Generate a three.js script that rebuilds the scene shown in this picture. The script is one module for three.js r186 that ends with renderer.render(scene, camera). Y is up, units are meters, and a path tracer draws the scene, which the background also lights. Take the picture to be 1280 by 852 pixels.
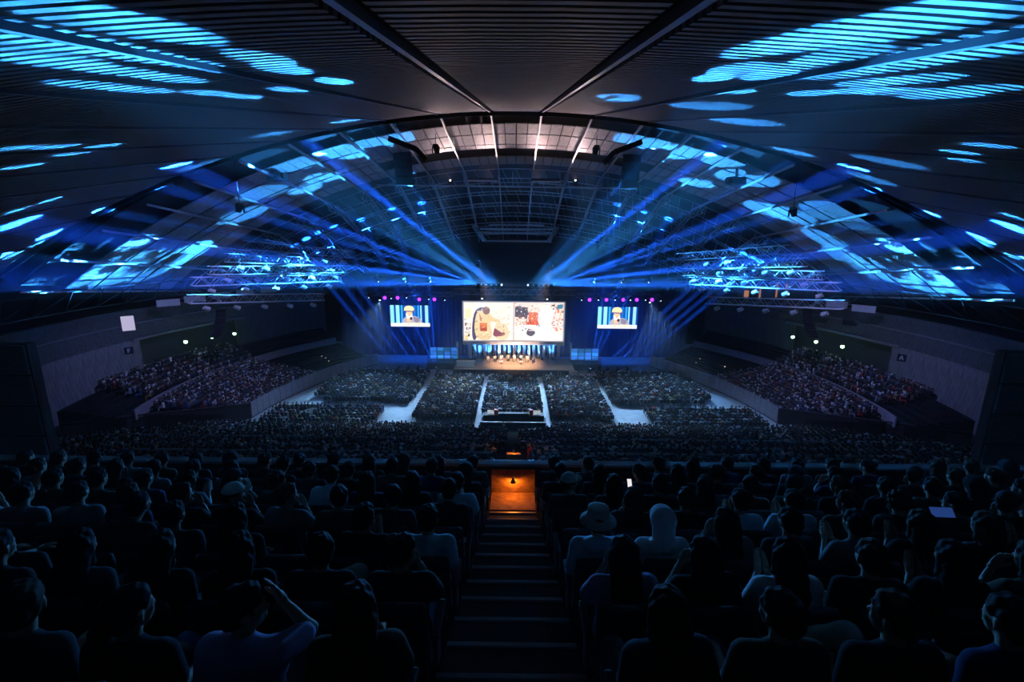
import * as THREE from 'three';
import { mergeGeometries } from 'three/addons/utils/BufferGeometryUtils.js';
import { RoundedBoxGeometry } from 'three/addons/geometries/RoundedBoxGeometry.js';
import { RectAreaLightUniformsLib } from 'three/addons/lights/RectAreaLightUniformsLib.js';
import { TextGeometry } from 'three/addons/geometries/TextGeometry.js';
import { FontLoader } from 'three/addons/loaders/FontLoader.js';

// ---------------------------------------------------------------- camera, darkness, exposure, haze
const scene = new THREE.Scene();
scene.background = new THREE.Color(0x000000);
const EYE = new THREE.Vector3(0, 22.4, 0), FOCAL = 570, PITCH = THREE.MathUtils.degToRad(12.4);
const camera = new THREE.PerspectiveCamera(2 * Math.atan(426 / FOCAL) * 180 / Math.PI, 1280 / 852, 0.1, 400);
camera.position.copy(EYE);
camera.rotation.order = 'YXZ';
camera.rotation.set(-PITCH, 0.0052, 0.00785);
scene.add(camera);
camera.updateMatrixWorld(true);
const renderer = new THREE.WebGLRenderer();
renderer.toneMapping = THREE.LinearToneMapping;
renderer.toneMappingExposure = 1.0;
renderer.shadowMap.enabled = true;
RectAreaLightUniformsLib.init();
scene.fog = new THREE.FogExp2(0xffffff, 0.0012);          // theatrical haze filling the hall

// ---------------------------------------------------------------- helpers
let seedState = 20250418;
const rnd = () => { seedState = (seedState * 16807) % 2147483647; return seedState / 2147483647; };
const rr = (a, b) => a + (b - a) * rnd();
const pick = (list) => list[Math.floor(rnd() * list.length)];
const V = (x, y, z) => new THREE.Vector3(x, y, z);
const taken = new Map();
function numbered(name) {
  const n = taken.get(name) ?? 0;
  taken.set(name, n + 1);
  return n ? name + '_' + String(n).padStart(3, '0') : name;
}
function shade(o) { o.traverse((c) => { if (c.isMesh) { c.castShadow = true; c.receiveShadow = true; } }); return o; }
function tag(o, label, category, group) { o.userData.label = label; o.userData.category = category; if (group) o.userData.group = group; return o; }
function thing(name, label, category, pos = [0, 0, 0], turn = 0, group) {
  const o = new THREE.Group(); o.name = numbered(name); o.position.set(...pos); o.rotation.y = turn;
  scene.add(o); return tag(o, label, category, group);
}
function part(name, geo, mat, parent, pos) {
  const m = new THREE.Mesh(geo, mat); m.name = name; if (pos) m.position.set(...pos);
  m.castShadow = m.receiveShadow = true; parent.add(m); return m;
}
function solo(name, geo, mat, label, category, group) { return tag(part(numbered(name), geo, mat, scene), label, category, group); }
function struct(name, geo, mat, label) {
  const o = geo ? part(numbered(name), geo, mat, scene) : new THREE.Group();
  if (!geo) { o.name = numbered(name); scene.add(o); }
  o.userData.kind = 'structure'; if (label) o.userData.label = label; o.userData.category = name.split('_')[0];
  return o;
}
const std = (color, roughness = 0.8, more = {}) => new THREE.MeshStandardMaterial({ color, roughness, ...more });
const lin = (r, g, b) => new THREE.Color().setRGB(r, g, b);
const glowing = (color, power = 1) => new THREE.MeshStandardMaterial({ color: 0x111111, emissive: color, emissiveIntensity: power, roughness: 0.4 });
const clean = (g) => { const q = g.index ? g.toNonIndexed() : g; for (const k of Object.keys(q.attributes)) if (!['position', 'normal', 'uv'].includes(k)) q.deleteAttribute(k); return q; };
const join = (list) => mergeGeometries(list.map(clean));
function box(w, h, d, x = 0, y = 0, z = 0) { return new THREE.BoxGeometry(w, h, d).translate(x, y, z); }
function rbox(w, h, d, r, x = 0, y = 0, z = 0, seg = 2) { return new RoundedBoxGeometry(w, h, d, seg, r).translate(x, y, z); }
const UPV = V(0, 1, 0);
function bar(p, q, r = 0.05, sides = 6) {                                       // round bar between two points
  const d = q.clone().sub(p), g = new THREE.CylinderGeometry(r, r, d.length(), sides, 1);
  return g.applyQuaternion(new THREE.Quaternion().setFromUnitVectors(UPV, d.normalize())).translate((p.x + q.x) / 2, (p.y + q.y) / 2, (p.z + q.z) / 2);
}
function beam(p, q, w, h, up = UPV) {                                           // square bar between two points
  const d = q.clone().sub(p), L = d.length(), z = d.normalize(), x = new THREE.Vector3().crossVectors(up, z).normalize(), y = new THREE.Vector3().crossVectors(z, x);
  return box(w, h, L).applyMatrix4(new THREE.Matrix4().makeBasis(x, y, z).setPosition((p.x + q.x) / 2, (p.y + q.y) / 2, (p.z + q.z) / 2));
}
function ray(px, py) {                                                          // direction of a photo pixel, unit depth along -z scaled later
  return V((px - 640) / FOCAL, -(py - 426) / FOCAL, -1).applyQuaternion(camera.quaternion);
}
const P = (px, py, F) => { const d = ray(px, py); return EYE.clone().addScaledVector(d, F / -d.z); };
const onLevel = (px, py, h) => { const d = ray(px, py); return EYE.clone().addScaledVector(d, (h - EYE.y) / d.y); };
function canvasTexture(w, h, draw) {
  const c = document.createElement('canvas'); c.width = w; c.height = h; draw(c.getContext('2d'), w, h);
  const t = new THREE.CanvasTexture(c); t.colorSpace = THREE.SRGBColorSpace; return t;
}
function noiseTexture(size, low, high, grain, seed) {                           // grainy, blotchy grey values
  let s = seed; const r = () => { s = (s * 16807) % 2147483647; return s / 2147483647; };
  const coarse = Array.from({ length: 16 * 16 }, r), data = new Uint8Array(size * size * 4);
  for (let y = 0; y < size; y++) for (let x = 0; x < size; x++) {
    const u = x / size * 16, v = y / size * 16, i = Math.floor(u), j = Math.floor(v), fu = u - i, fv = v - j;
    const at = (a, b) => coarse[(b % 16) * 16 + (a % 16)];
    const c = (at(i, j) * (1 - fu) + at(i + 1, j) * fu) * (1 - fv) + (at(i, j + 1) * (1 - fu) + at(i + 1, j + 1) * fu) * fv;
    const k = low + (high - low) * Math.min(1, Math.max(0, c * (1 - grain) + r() * grain)), o = (y * size + x) * 4;
    data[o] = data[o + 1] = data[o + 2] = k * 255; data[o + 3] = 255;
  }
  const t = new THREE.DataTexture(data, size, size); t.colorSpace = THREE.SRGBColorSpace; t.wrapS = t.wrapT = THREE.RepeatWrapping; t.magFilter = THREE.LinearFilter; t.needsUpdate = true; return t;
}
const grainTex = noiseTexture(256, 0.72, 1, 0.5, 77), roughTex = noiseTexture(256, 0.6, 1, 0.35, 991);

const M = {
  slat: std(lin(0.34, 0.34, 0.36), 0.6), backing: std(lin(0.03, 0.03, 0.035), 0.9), seam: std(lin(0.26, 0.26, 0.3), 0.4, { metalness: 0.3 }),
  panel: std(lin(0.6, 0.57, 0.56), 0.6, { map: grainTex }), panelB: std(lin(0.52, 0.5, 0.5), 0.6, { map: grainTex }), deck: std(lin(0.05, 0.05, 0.055), 0.9),
  steel: std(lin(0.62, 0.62, 0.64), 0.45, { metalness: 0.2 }), darkSteel: std(lin(0.05, 0.05, 0.055), 0.5), black: std(lin(0.012, 0.012, 0.013), 0.7),
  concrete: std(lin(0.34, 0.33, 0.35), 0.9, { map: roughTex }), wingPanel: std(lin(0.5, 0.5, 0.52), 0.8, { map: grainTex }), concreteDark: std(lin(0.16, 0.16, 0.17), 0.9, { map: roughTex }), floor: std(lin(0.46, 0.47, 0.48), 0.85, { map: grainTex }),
  carpet: new THREE.MeshPhysicalMaterial({ color: lin(0.03, 0.025, 0.025), roughness: 1, specularIntensity: 0.15, map: roughTex }), step: std(lin(0.05, 0.045, 0.045), 0.85, { map: roughTex }), nosing: std(lin(0.42, 0.42, 0.44), 0.4, { metalness: 0.4 }),
  curtain: std(lin(0.03, 0.045, 0.1), 0.9), stageTop: std(lin(0.5, 0.36, 0.25), 0.6, { map: grainTex }), stageFace: std(lin(0.02, 0.02, 0.022), 0.8), white: std(lin(0.75, 0.75, 0.76), 0.6),
  rail: std(lin(0.4, 0.4, 0.42), 0.5), seatCloth: std(lin(0.03, 0.028, 0.035), 0.9), seatShell: std(lin(0.02, 0.02, 0.02), 0.5), barrier: std(lin(0.42, 0.4, 0.45), 0.7, { map: grainTex }),
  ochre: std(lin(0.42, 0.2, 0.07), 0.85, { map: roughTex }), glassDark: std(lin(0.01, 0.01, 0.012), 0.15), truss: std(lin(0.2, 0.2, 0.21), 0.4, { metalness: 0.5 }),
};

// ---------------------------------------------------------------- light fittings
// Every fitting has a body and a glowing lens; its SpotLight stands just in front of the lens.
const LENS = new THREE.CylinderGeometry(0.13, 0.13, 0.03, 16).rotateX(Math.PI / 2).translate(0, 0, 0.02);
const glow = { cyan: glowing(lin(0.2, 0.6, 1), 0.8), blue: glowing(lin(0.15, 0.4, 1), 2), white: glowing(lin(0.7, 0.88, 1), 5), purple: glowing(lin(0.3, 0.03, 1), 3.4), warm: glowing(lin(1, 0.8, 0.6), 4), orange: glowing(lin(1, 0.32, 0.03), 5), green: glowing(lin(0.45, 1, 0.55), 9) };
function spot(at, to, color, power, half, soft = 0.35) {
  const l = new THREE.SpotLight(color, power, 0, half, soft); l.name = 'spot_light';
  l.position.copy(at).addScaledVector(to.clone().sub(at).normalize(), 0.32); l.target.position.copy(to); l.shadow.radius = 2; l.castShadow = true; scene.add(l, l.target); return l;
}
const headBody = new THREE.LatheGeometry([[0.001, -0.34], [0.2, -0.34], [0.26, -0.22], [0.22, 0.26], [0.2, 0.3], [0.16, 0.3], [0.15, 0.24], [0.14, 0.2]].map(([x, y]) => new THREE.Vector2(x, y)), 14).rotateX(-Math.PI / 2).translate(0, 0, 0.26);
const headYoke = join([box(0.08, 0.6, 0.16, -0.34, 0.18, 0.3), box(0.08, 0.6, 0.16, 0.34, 0.18, 0.3), box(0.76, 0.08, 0.2, 0, 0.5, 0.3)]);
const headBase = rbox(0.5, 0.2, 0.5, 0.04, 0, 0.64, 0.3);
function movingHead(at, to, lensMat, label, group, stands = false, rod = 0) {                            // faces its target along -z
  const g = thing('moving_head_light', label, 'stage light', at.toArray(), 0, group);
  const look = new THREE.Object3D(); look.position.copy(at); look.lookAt(at.clone().multiplyScalar(2).sub(to));
  const yaw = new THREE.Euler().setFromQuaternion(look.quaternion, 'YXZ').y;
  const head = part('lamp_head', headBody, M.black, g); head.quaternion.copy(look.quaternion);
  part('lens', LENS, lensMat, head);
  const yoke = part('yoke', headYoke, M.black, g), base = part('base', headBase, M.black, g); yoke.rotation.y = base.rotation.y = yaw; if (stands) { yoke.position.y = -0.36; base.position.y = -1.28; }
  if (rod) part('drop_rod', new THREE.CylinderGeometry(0.03, 0.03, rod, 6).translate(0, 0.74 + rod / 2, 0).applyMatrix4(new THREE.Matrix4().makeTranslation(Math.sin(yaw) * 0.3, 0, Math.cos(yaw) * 0.3)), M.darkSteel, g);
  return g;
}

// ---------------------------------------------------------------- the outer box of the building
const DIR = { a: V(0, -Math.sin(PITCH), -Math.cos(PITCH)), u: V(0, Math.cos(PITCH), -Math.sin(PITCH)) };
struct('floor', box(116, 0.6, 110, 0, -0.3, -46), M.floor, 'pale polished arena floor between the seat blocks');
struct('ceiling_slab', box(116, 0.6, 110, 0, 48.3, -46), M.deck, 'black roof slab above the trusses');
struct('wall_back', box(116, 48, 0.6, 0, 24, -100.3), M.deck, 'black wall behind the stage');
struct('wall_rear', box(116, 48, 0.6, 0, 24, 8.6), M.deck, 'dark wall behind the top balcony row');
struct('wall_left', box(0.6, 48, 110, -57.7, 24, -46), M.deck, 'dark outer wall on the left of the hall');
struct('wall_right', box(0.6, 48, 110, 57.7, 24, -46), M.deck, 'dark outer wall on the right of the hall');

// A vaulted roof: an arc in the plane (x, u), pushed along a ruling A (so that A.a = 1, t is metres along a).
class Vault {
  constructor(R, v, slope) { this.R = R; this.v = v; this.slope = slope; this.A = DIR.a.clone().addScaledVector(DIR.u, slope); }
  at(t, th, lift = 0) { const r = this.R + lift; return EYE.clone().addScaledVector(this.A, t).add(V(r * Math.sin(th), 0, 0)).addScaledVector(DIR.u, this.v - this.R + r * Math.cos(th)); }
  hit(px, py) {                                                                 // where the sight line through a photo pixel meets the vault
    const d = ray(px, py), k = d.dot(DIR.a), dx = d.x / k, dy = d.dot(DIR.u) / k - this.slope, c = this.v - this.R;
    const A = dx * dx + dy * dy, B = -2 * dy * c, C = c * c - this.R * this.R, D = Math.sqrt(Math.max(0, B * B - 4 * A * C));
    const t = (-B + D) / (2 * A); return { t, th: Math.atan2(dx * t, dy * t - c), p: EYE.clone().addScaledVector(d, t / k) };
  }
  // a curved slab piece between two angles and two t values
  piece(t0, t1, a0, a1, l0, l1, n = 3) {
    const pos = [], idx = [];
    for (let i = 0; i <= n; i++) { const th = a0 + (a1 - a0) * i / n; for (const [t, l] of [[t0, l0], [t1, l0], [t1, l1], [t0, l1]]) pos.push(...this.at(t, th, l).toArray()); }
    for (let i = 0; i < n; i++) for (let k = 0; k < 4; k++) { const a = i * 4 + k, b = i * 4 + (k + 1) % 4; idx.push(a, b, a + 4, b, b + 4, a + 4); }
    idx.push(0, 2, 1, 0, 3, 2); const e = n * 4; idx.push(e, e + 1, e + 2, e, e + 2, e + 3);
    const g = new THREE.BufferGeometry(); g.setAttribute('position', new THREE.Float32BufferAttribute(pos, 3)); g.setIndex(idx);
    const q = g.toNonIndexed(); q.computeVertexNormals();
    const uv = new Float32Array(q.attributes.position.count * 2); for (let i = 0; i < uv.length / 2; i++) { uv[2 * i] = q.attributes.position.getX(i) * 0.3; uv[2 * i + 1] = q.attributes.position.getZ(i) * 0.3; }
    q.setAttribute('uv', new THREE.BufferAttribute(uv, 2)); return q;
  }
}
const near = new Vault(88, 1.97, (426 - 163) / 570), shell = new Vault(77, 18.4, (426 - 360) / 570);
const EDGE = 45, BAY = 5.2 / 88, BAY2 = 5.26 / 77, NB = 10;

// ---- near ceiling: battens across the hall between seam beams, over a dark backing
const ceiling = struct('ceiling', near.piece(-6, EDGE, -(NB + 0.5) * BAY, (NB + 0.5) * BAY, 0.7, 1.0, 60), M.backing, 'curved slatted ceiling arching over the balcony');
for (let k = -NB; k <= NB + 1; k++) {
  const th = (k - 0.5) * BAY;
  const g = near.piece(-6, EDGE, th - 0.0009, th + 0.0009, -0.17, 0.05, 1);
  part('seam_beam', g, M.seam, ceiling);
}
{
  const pitch = 0.36, all = [];
  for (let k = -NB; k <= NB; k++) {
    const a0 = (k - 0.5) * BAY + 0.004, a1 = (k + 0.5) * BAY - 0.004, geo = near.piece(0, 0.2, a0, a1, -0.1, 0.08, 3);
    for (let t = -1; t < EDGE - 0.3; t += pitch) {
      const c = near.at(t, k * BAY), d = c.clone().sub(EYE), z = d.dot(DIR.a);
      const inside = z > 1 && Math.abs(d.x / z) < 1.3 && Math.abs(d.dot(DIR.u) / z) < 0.82;
      all.push({ k, t, geo, size: inside ? 1 / z : 0 });
    }
  }
  all.sort((a, b) => b.size - a.size);
  const rest = [];
  all.forEach((s, i) => {
    const off = near.A.clone().multiplyScalar(s.t);
    if (i < 300) part('slat', s.geo, M.slat, ceiling, off.toArray());
    else if (s.size || Math.abs(s.k) < 7) rest.push(s.geo.clone().translate(off.x, off.y, off.z));
  });
  part('slats_beyond', mergeGeometries(rest), M.slat, ceiling).userData.kind = 'stuff';
}
// dark recess behind the ceiling's front edge
part('edge_fascia', near.piece(EDGE - 0.2, EDGE, -(NB + 0.5) * BAY, (NB + 0.5) * BAY, -0.5, 1.6, 60), M.backing, ceiling);

// ---- panelled shell beyond the gap
const shellRoof = struct('ceiling_shell', shell.piece(47, 70, -0.72, 0.72, 0.75, 1.05, 60), M.deck, 'panelled roof shell beyond the dark gap');
{
  const rows = [[51, 54.2], [54.5, 58.2], [58.5, 59.9], [63.6, 67.6], [60.2, 63.4], [63.7, 66.6]];
  for (let k = -NB; k <= NB; k++) for (let h = 0; h < 2; h++) for (let q = 0; q < (Math.abs(k) > 5 ? 1 : 2); q++) rows.forEach(([t0, t1], r) => {
    if ((r === 3 && Math.abs(k) > 3) || (r > 3 && Math.abs(k) < 4)) return;
    const a0 = (k - 0.5 + h * 0.5 + q * 0.25) * BAY2 + 0.0007, a1 = (k - 0.5 + h * 0.5 + (Math.abs(k) > 5 ? 2 : q + 1) * 0.25) * BAY2 - 0.0007;
    part('ceiling_panel', shell.piece(t0, t1, a0 + (q ? 0 : 0.0004), a1, rr(-0.02, 0.02), 0.1, 1), (k + h + r) % 3 ? M.panel : M.panelB, shellRoof);
  });
}
// ---- roof ribs and purlins over the stage end; beyond t = 72 the roof slopes down to the back wall
const roof = Object.create(shell), KNEE = 72, FALL = V(0, -9.1, -25.5);
roof.at = (t, th, lift = 0) => t <= KNEE ? shell.at(t, th, lift) : shell.at(KNEE, th, lift).addScaledVector(FALL, (t - KNEE) / 26);
struct('ceiling_deck', join([roof.piece(69.5, KNEE, -0.72, 0.72, 1.6, 1.9, 60), roof.piece(KNEE, 98, -0.72, 0.72, 1.6, 1.9, 60)]), M.deck, 'black roof deck above the stage trusses');
for (let k = -NB; k <= NB + 1; k++) {
  const th = (k - 0.5) * BAY2, g = struct('beam', null, null, 'pale steel roof rib running towards the stage');
  part('chord', join([beam(roof.at(46.2, th, -0.35), roof.at(KNEE, th, -0.35), 0.18, 0.24), beam(roof.at(KNEE, th, -0.35), roof.at(97.5, th, -0.35), 0.18, 0.24)]), M.steel, g);
  const low = [], n = 16;
  for (let i = 0; i < n; i++) {
    const t0 = 67 + i * 1.9, t1 = t0 + 1.9;
    low.push(bar(roof.at(t0, th, -0.35), roof.at((t0 + t1) / 2, th, -1.9), 0.05, 4), bar(roof.at((t0 + t1) / 2, th, -1.9), roof.at(t1, th, -0.35), 0.05, 4));
  }
  part('web', join(low), M.steel, g); part('chord', join([bar(roof.at(67, th, -1.9), roof.at(KNEE, th, -1.9), 0.08), bar(roof.at(KNEE, th, -1.9), roof.at(97, th, -1.9), 0.08)]), M.steel, g);
}
for (let i = 0; i < 13; i++) {
  const t = 69 + i * 2.2, low = i % 2 ? -1.9 : -0.35, list = [];
  for (let k = -30; k < 30; k++) list.push(bar(roof.at(t, k / 30 * 0.7, low), roof.at(t, (k + 1) / 30 * 0.7, low), i % 2 ? 0.06 : 0.08, 5));
  if (i % 2 === 0) for (let k = -24; k < 24; k++) list.push(bar(roof.at(t, k / 24 * 0.66, -0.35), roof.at(Math.min(97.5, t + 2.2), (k + 0.5) / 24 * 0.66, -1.9), 0.04, 4));
  struct('beam', join(list), M.steel, 'arched steel purlin crossing under the roof deck');
}
// ribs crossing the dark gap carry a ring truss
{
  const list = [];
  for (let k = -40; k < 40; k++) {
    const a = k / 40 * 0.8, b = (k + 1) / 40 * 0.8;
    list.push(bar(near.at(46.3, a, 0.6), near.at(46.3, b, 0.6), 0.09, 5), bar(near.at(47.6, a, 1.6), near.at(47.6, b, 1.6), 0.09, 5), bar(near.at(46.3, a, 0.6), near.at(47.6, b, 1.6), 0.06, 4), bar(near.at(46.3, b, 0.6), near.at(47.6, b, 1.6), 0.06, 4));
  }
  struct('beam_ring', join(list), M.darkSteel, 'dark ring truss inside the gap of the roof');
}

// ---------------------------------------------------------------- side stands and concrete hall walls, mirrored
const bez = (p, s) => { const a = (1 - s) * (1 - s), b = 2 * s * (1 - s), c = s * s; return [p[0] * a + p[2] * b + p[4] * c, p[1] * a + p[3] * b + p[5] * c]; };
const STAND = { front: [-33.5, -54.5, -33, -68, -25, -80.5], back: [-40.5, -47, -45.5, -66, -33.5, -84], front2: [-41.8, -45.8, -47, -65.5, -34.5, -85], back2: [-45.5, -42.5, -52, -63, -38, -88], wall: [-46.5, -34, -57, -62, -38.5, -91] };
const mid = (p, q, d) => p.map((x, i) => x + (q[i] - x) * d);
function strip(curve, h0, h1, n, mirror, thick = 0.3, s0 = 0, s1 = 1) {          // upright wall along a plan curve
  const list = [];
  for (let i = 0; i < n; i++) {
    const [x0, z0] = bez(curve, s0 + (s1 - s0) * i / n), [x1, z1] = bez(curve, s0 + (s1 - s0) * (i + 1) / n), L = Math.hypot(x1 - x0, z1 - z0);
    list.push(box(L + 0.05, h1 - h0, thick).rotateY(-Math.atan2(z1 - z0, x1 - x0)).translate((x0 + x1) / 2, (h0 + h1) / 2, (z0 + z1) / 2));
  }
  const g = join(list); return mirror > 0 ? flip(g) : g;
}
function flip(g) {                                                              // mirror in x, keep the winding right
  const q = g.index ? g.toNonIndexed() : g.clone(), m = new THREE.Matrix4().makeScale(-1, 1, 1); q.applyMatrix4(m);
  for (const a of Object.values(q.attributes)) for (let i = 0; i < a.count; i += 3) for (let c = 0; c < a.itemSize; c++) { const t = a.array[(i + 1) * a.itemSize + c]; a.array[(i + 1) * a.itemSize + c] = a.array[(i + 2) * a.itemSize + c]; a.array[(i + 2) * a.itemSize + c] = t; }
  return q;
}
function treads(c0, c1, h0, h1, rows, mirror) {
  const pos = [], n = 28;
  const quad = (a, b, c, d) => pos.push(...a, ...b, ...c, ...a, ...c, ...d);
  for (let r = 0; r < rows; r++) {
    const A = mid(c0, c1, r / rows), B = mid(c0, c1, (r + 1) / rows), h = h0 + (h1 - h0) * r / (rows - 1), hp = r ? h0 + (h1 - h0) * (r - 1) / (rows - 1) : 0;
    for (let i = 0; i < n; i++) {
      const a = bez(A, i / n), b = bez(A, (i + 1) / n), c = bez(B, (i + 1) / n), d = bez(B, i / n);
      quad([a[0], h, a[1]], [b[0], h, b[1]], [c[0], h, c[1]], [d[0], h, d[1]]);
      quad([a[0], hp, a[1]], [b[0], hp, b[1]], [b[0], h, b[1]], [a[0], h, a[1]]);
    }
    const e = bez(A, 0), f = bez(B, 0); quad([e[0], 0, e[1]], [e[0], h, e[1]], [f[0], h, f[1]], [f[0], 0, f[1]]);
  }
  const g = new THREE.BufferGeometry(); g.setAttribute('position', new THREE.Float32BufferAttribute(pos, 3)); g.computeVertexNormals();
  const uv = new Float32Array(pos.length / 3 * 2); for (let i = 0; i < uv.length / 2; i++) { uv[2 * i] = pos[3 * i] * 0.3; uv[2 * i + 1] = (pos[3 * i + 2] + pos[3 * i + 1]) * 0.3; }
  g.setAttribute('uv', new THREE.BufferAttribute(uv, 2)); return mirror > 0 ? flip(g) : g;
}
const onCurve = (c, s, m, h) => { const [x, z] = bez(c, s); return V(m > 0 ? -x : x, h, z); };
const font = await new FontLoader().loadAsync('fonts/droid/droid_sans_bold.typeface.json');
for (const m of [-1, 1]) {
  const side = m < 0 ? 'left' : 'right', other = m < 0 ? 'where the block sign reads F' : 'where the block sign reads A';
  struct('floor_stand_' + side, treads(STAND.front, STAND.back, 0.7, 3.2, 14, m), M.carpet, 'raked lower side stand ' + other);
  struct('floor_upper_stand_' + side, treads(STAND.front2, STAND.back2, 3.5, 5.4, 6, m), M.carpet, 'raked upper side stand ' + other);
  // arena barrier in panels
  const bw = struct('wall_barrier_' + side, strip(STAND.front, 0, 1.9, 24, m, 0.15), M.concreteDark, 'low barrier between arena floor and side stand ' + other);
  for (let i = 0; i < 22; i++) part('barrier_panel', strip(STAND.front.map((x, j) => j % 2 ? x + 0.02 : x + 0.14), 0.25, 2.2, 1, m, 0.08, i / 22 + 0.0025, (i + 1) / 22 - 0.0025), M.barrier, bw);
  struct('wall_divider_' + side, strip(mid(STAND.back, STAND.front2, 0.5), 3.0, 4.2, 24, m, 0.14), M.barrier, 'curved divider between lower and upper side stand ' + other);
  struct('wall_end_' + side, join([beam(onCurve(STAND.front, 0, m, 0.8), onCurve(STAND.back2, 0, m, 2.6), 0.2, 2.4), beam(onCurve(STAND.front, 0, m, 2.0), onCurve(STAND.back2, 0, m, 4.2), 0.3, 0.12)]), M.step, 'low end wall of the side stand ' + other);
  // concrete wall with a door recess
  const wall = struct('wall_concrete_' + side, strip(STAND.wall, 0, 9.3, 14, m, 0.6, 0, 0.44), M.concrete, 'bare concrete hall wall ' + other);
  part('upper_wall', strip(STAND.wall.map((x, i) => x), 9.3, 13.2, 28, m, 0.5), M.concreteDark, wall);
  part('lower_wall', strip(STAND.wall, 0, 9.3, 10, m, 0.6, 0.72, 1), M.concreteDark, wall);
  part('recess_wall', strip(STAND.wall.map((x, i) => i % 2 ? x : x - 1.6), 0, 9.3, 8, m, 0.4, 0.42, 0.74), M.deck, wall);
  part('recess_lintel', strip(STAND.wall.map((x, i) => i % 2 ? x : x + 0.35), 9.2, 9.5, 12, m, 0.5, 0.42, 0.74), M.concrete, wall);
  part('ledge_trim', strip(STAND.wall.map((x, i) => i % 2 ? x : x + 0.3), 11.3, 11.45, 24, m, 0.2), M.concrete, wall);
  // block sign with its letter
  const sp = m < 0 ? P(161, 438, 46) : P(1127, 447, 45);
  const sign = thing('block_sign', m < 0 ? 'small dark square block sign reading F on the concrete wall' : 'small dark square block sign reading A on the concrete wall', 'sign', [sp.x, sp.y, sp.z], -m * 0.9); sign.scale.setScalar(0.68);
  part('plate', rbox(1.1, 1.1, 0.06, 0.03), std(lin(0.02, 0.03, 0.06), 0.5), sign);
  const tg = new TextGeometry(m < 0 ? 'F' : 'A', { font, size: 0.62, depth: 0.02, curveSegments: 3 }); tg.computeBoundingBox(); const bb = tg.boundingBox;
  part('letter', tg.translate(-(bb.min.x + bb.max.x) / 2, -(bb.min.y + bb.max.y) / 2, 0.03), M.white, sign);
  // green emergency lamps in the recess
  for (const [px, py] of m < 0 ? [[232, 427], [265, 421], [293, 417]] : [[991, 421], [1020, 427], [1053, 433]]) {
    const d = ray(px, py), c = STAND.wall; let best = null;
    for (let i = 0; i <= 200; i++) { const s = 0.3 + i / 200 * 0.6, q = onCurve(c, s, m, 0), k = Math.abs(q.x / -q.z - d.x / -d.z); if (!best || k < best.k) best = { k, q }; }
    const F = -best.q.z - 3.2, at = P(px, py, F), g = thing('emergency_lamp', 'green emergency lamp over the doors ' + other, 'lamp', at.toArray(), 0, 'green lamps in the ' + side + ' recess');
    part('lamp_box', box(0.5, 0.3, 0.2, 0, 0.32, 0), M.darkSteel, g); part('lamp_glass', new THREE.SphereGeometry(0.24, 12, 8), glow.green, g);
    const l = new THREE.PointLight(lin(0.35, 1, 0.6), 1.1); l.name = 'emergency_light'; l.position.copy(at); l.castShadow = true; scene.add(l);
  }
  // upright wing wall in panels beside the balcony
  const wx0 = m < 0 ? P(57, 545, 19) : P(1230, 555, 19), wing = struct('wall_wing_' + side, box(9, 9, 0.4, wx0.x + m * 4.5, wx0.y - 2.5 + 0.0, wx0.z - 0.25), M.concreteDark, 'grey panelled wing wall beside the balcony ' + other);
  const top = m < 0 ? P(30, 430, 19).y : P(1264, 440, 19).y, hgt = (top - wx0.y);
  wing.geometry = box(9, hgt + 5, 0.4, wx0.x + m * 4.5, (top + wx0.y - 5) / 2, wx0.z - 0.25);
  for (let r = 0; r < 4; r++) for (let q = 0; q < 2; q++) part('wall_panel', rbox(4.4, hgt / 3 - 0.08, 0.12, 0.03, wx0.x + m * (0.06 + 2.2 + q * 4.46), top - hgt / 3 * (r + 0.5), wx0.z), M.wingPanel, wing);
}

// ---------------------------------------------------------------- rear stand below the balcony
const rearH = (z) => 0.35 + 0.33 * (51 + z), rowsRear = [];
{
  const list = [];
  for (let z = -51; z < -22; z += 0.95) { const h = rearH(z); rowsRear.push([z, h]); list.push(box(76, h, 0.95, 0, h / 2, z + 0.475)); }
  struct('floor_rear_stand', join(list), M.carpet, 'raked rear stand below the balcony front');
}
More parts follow.
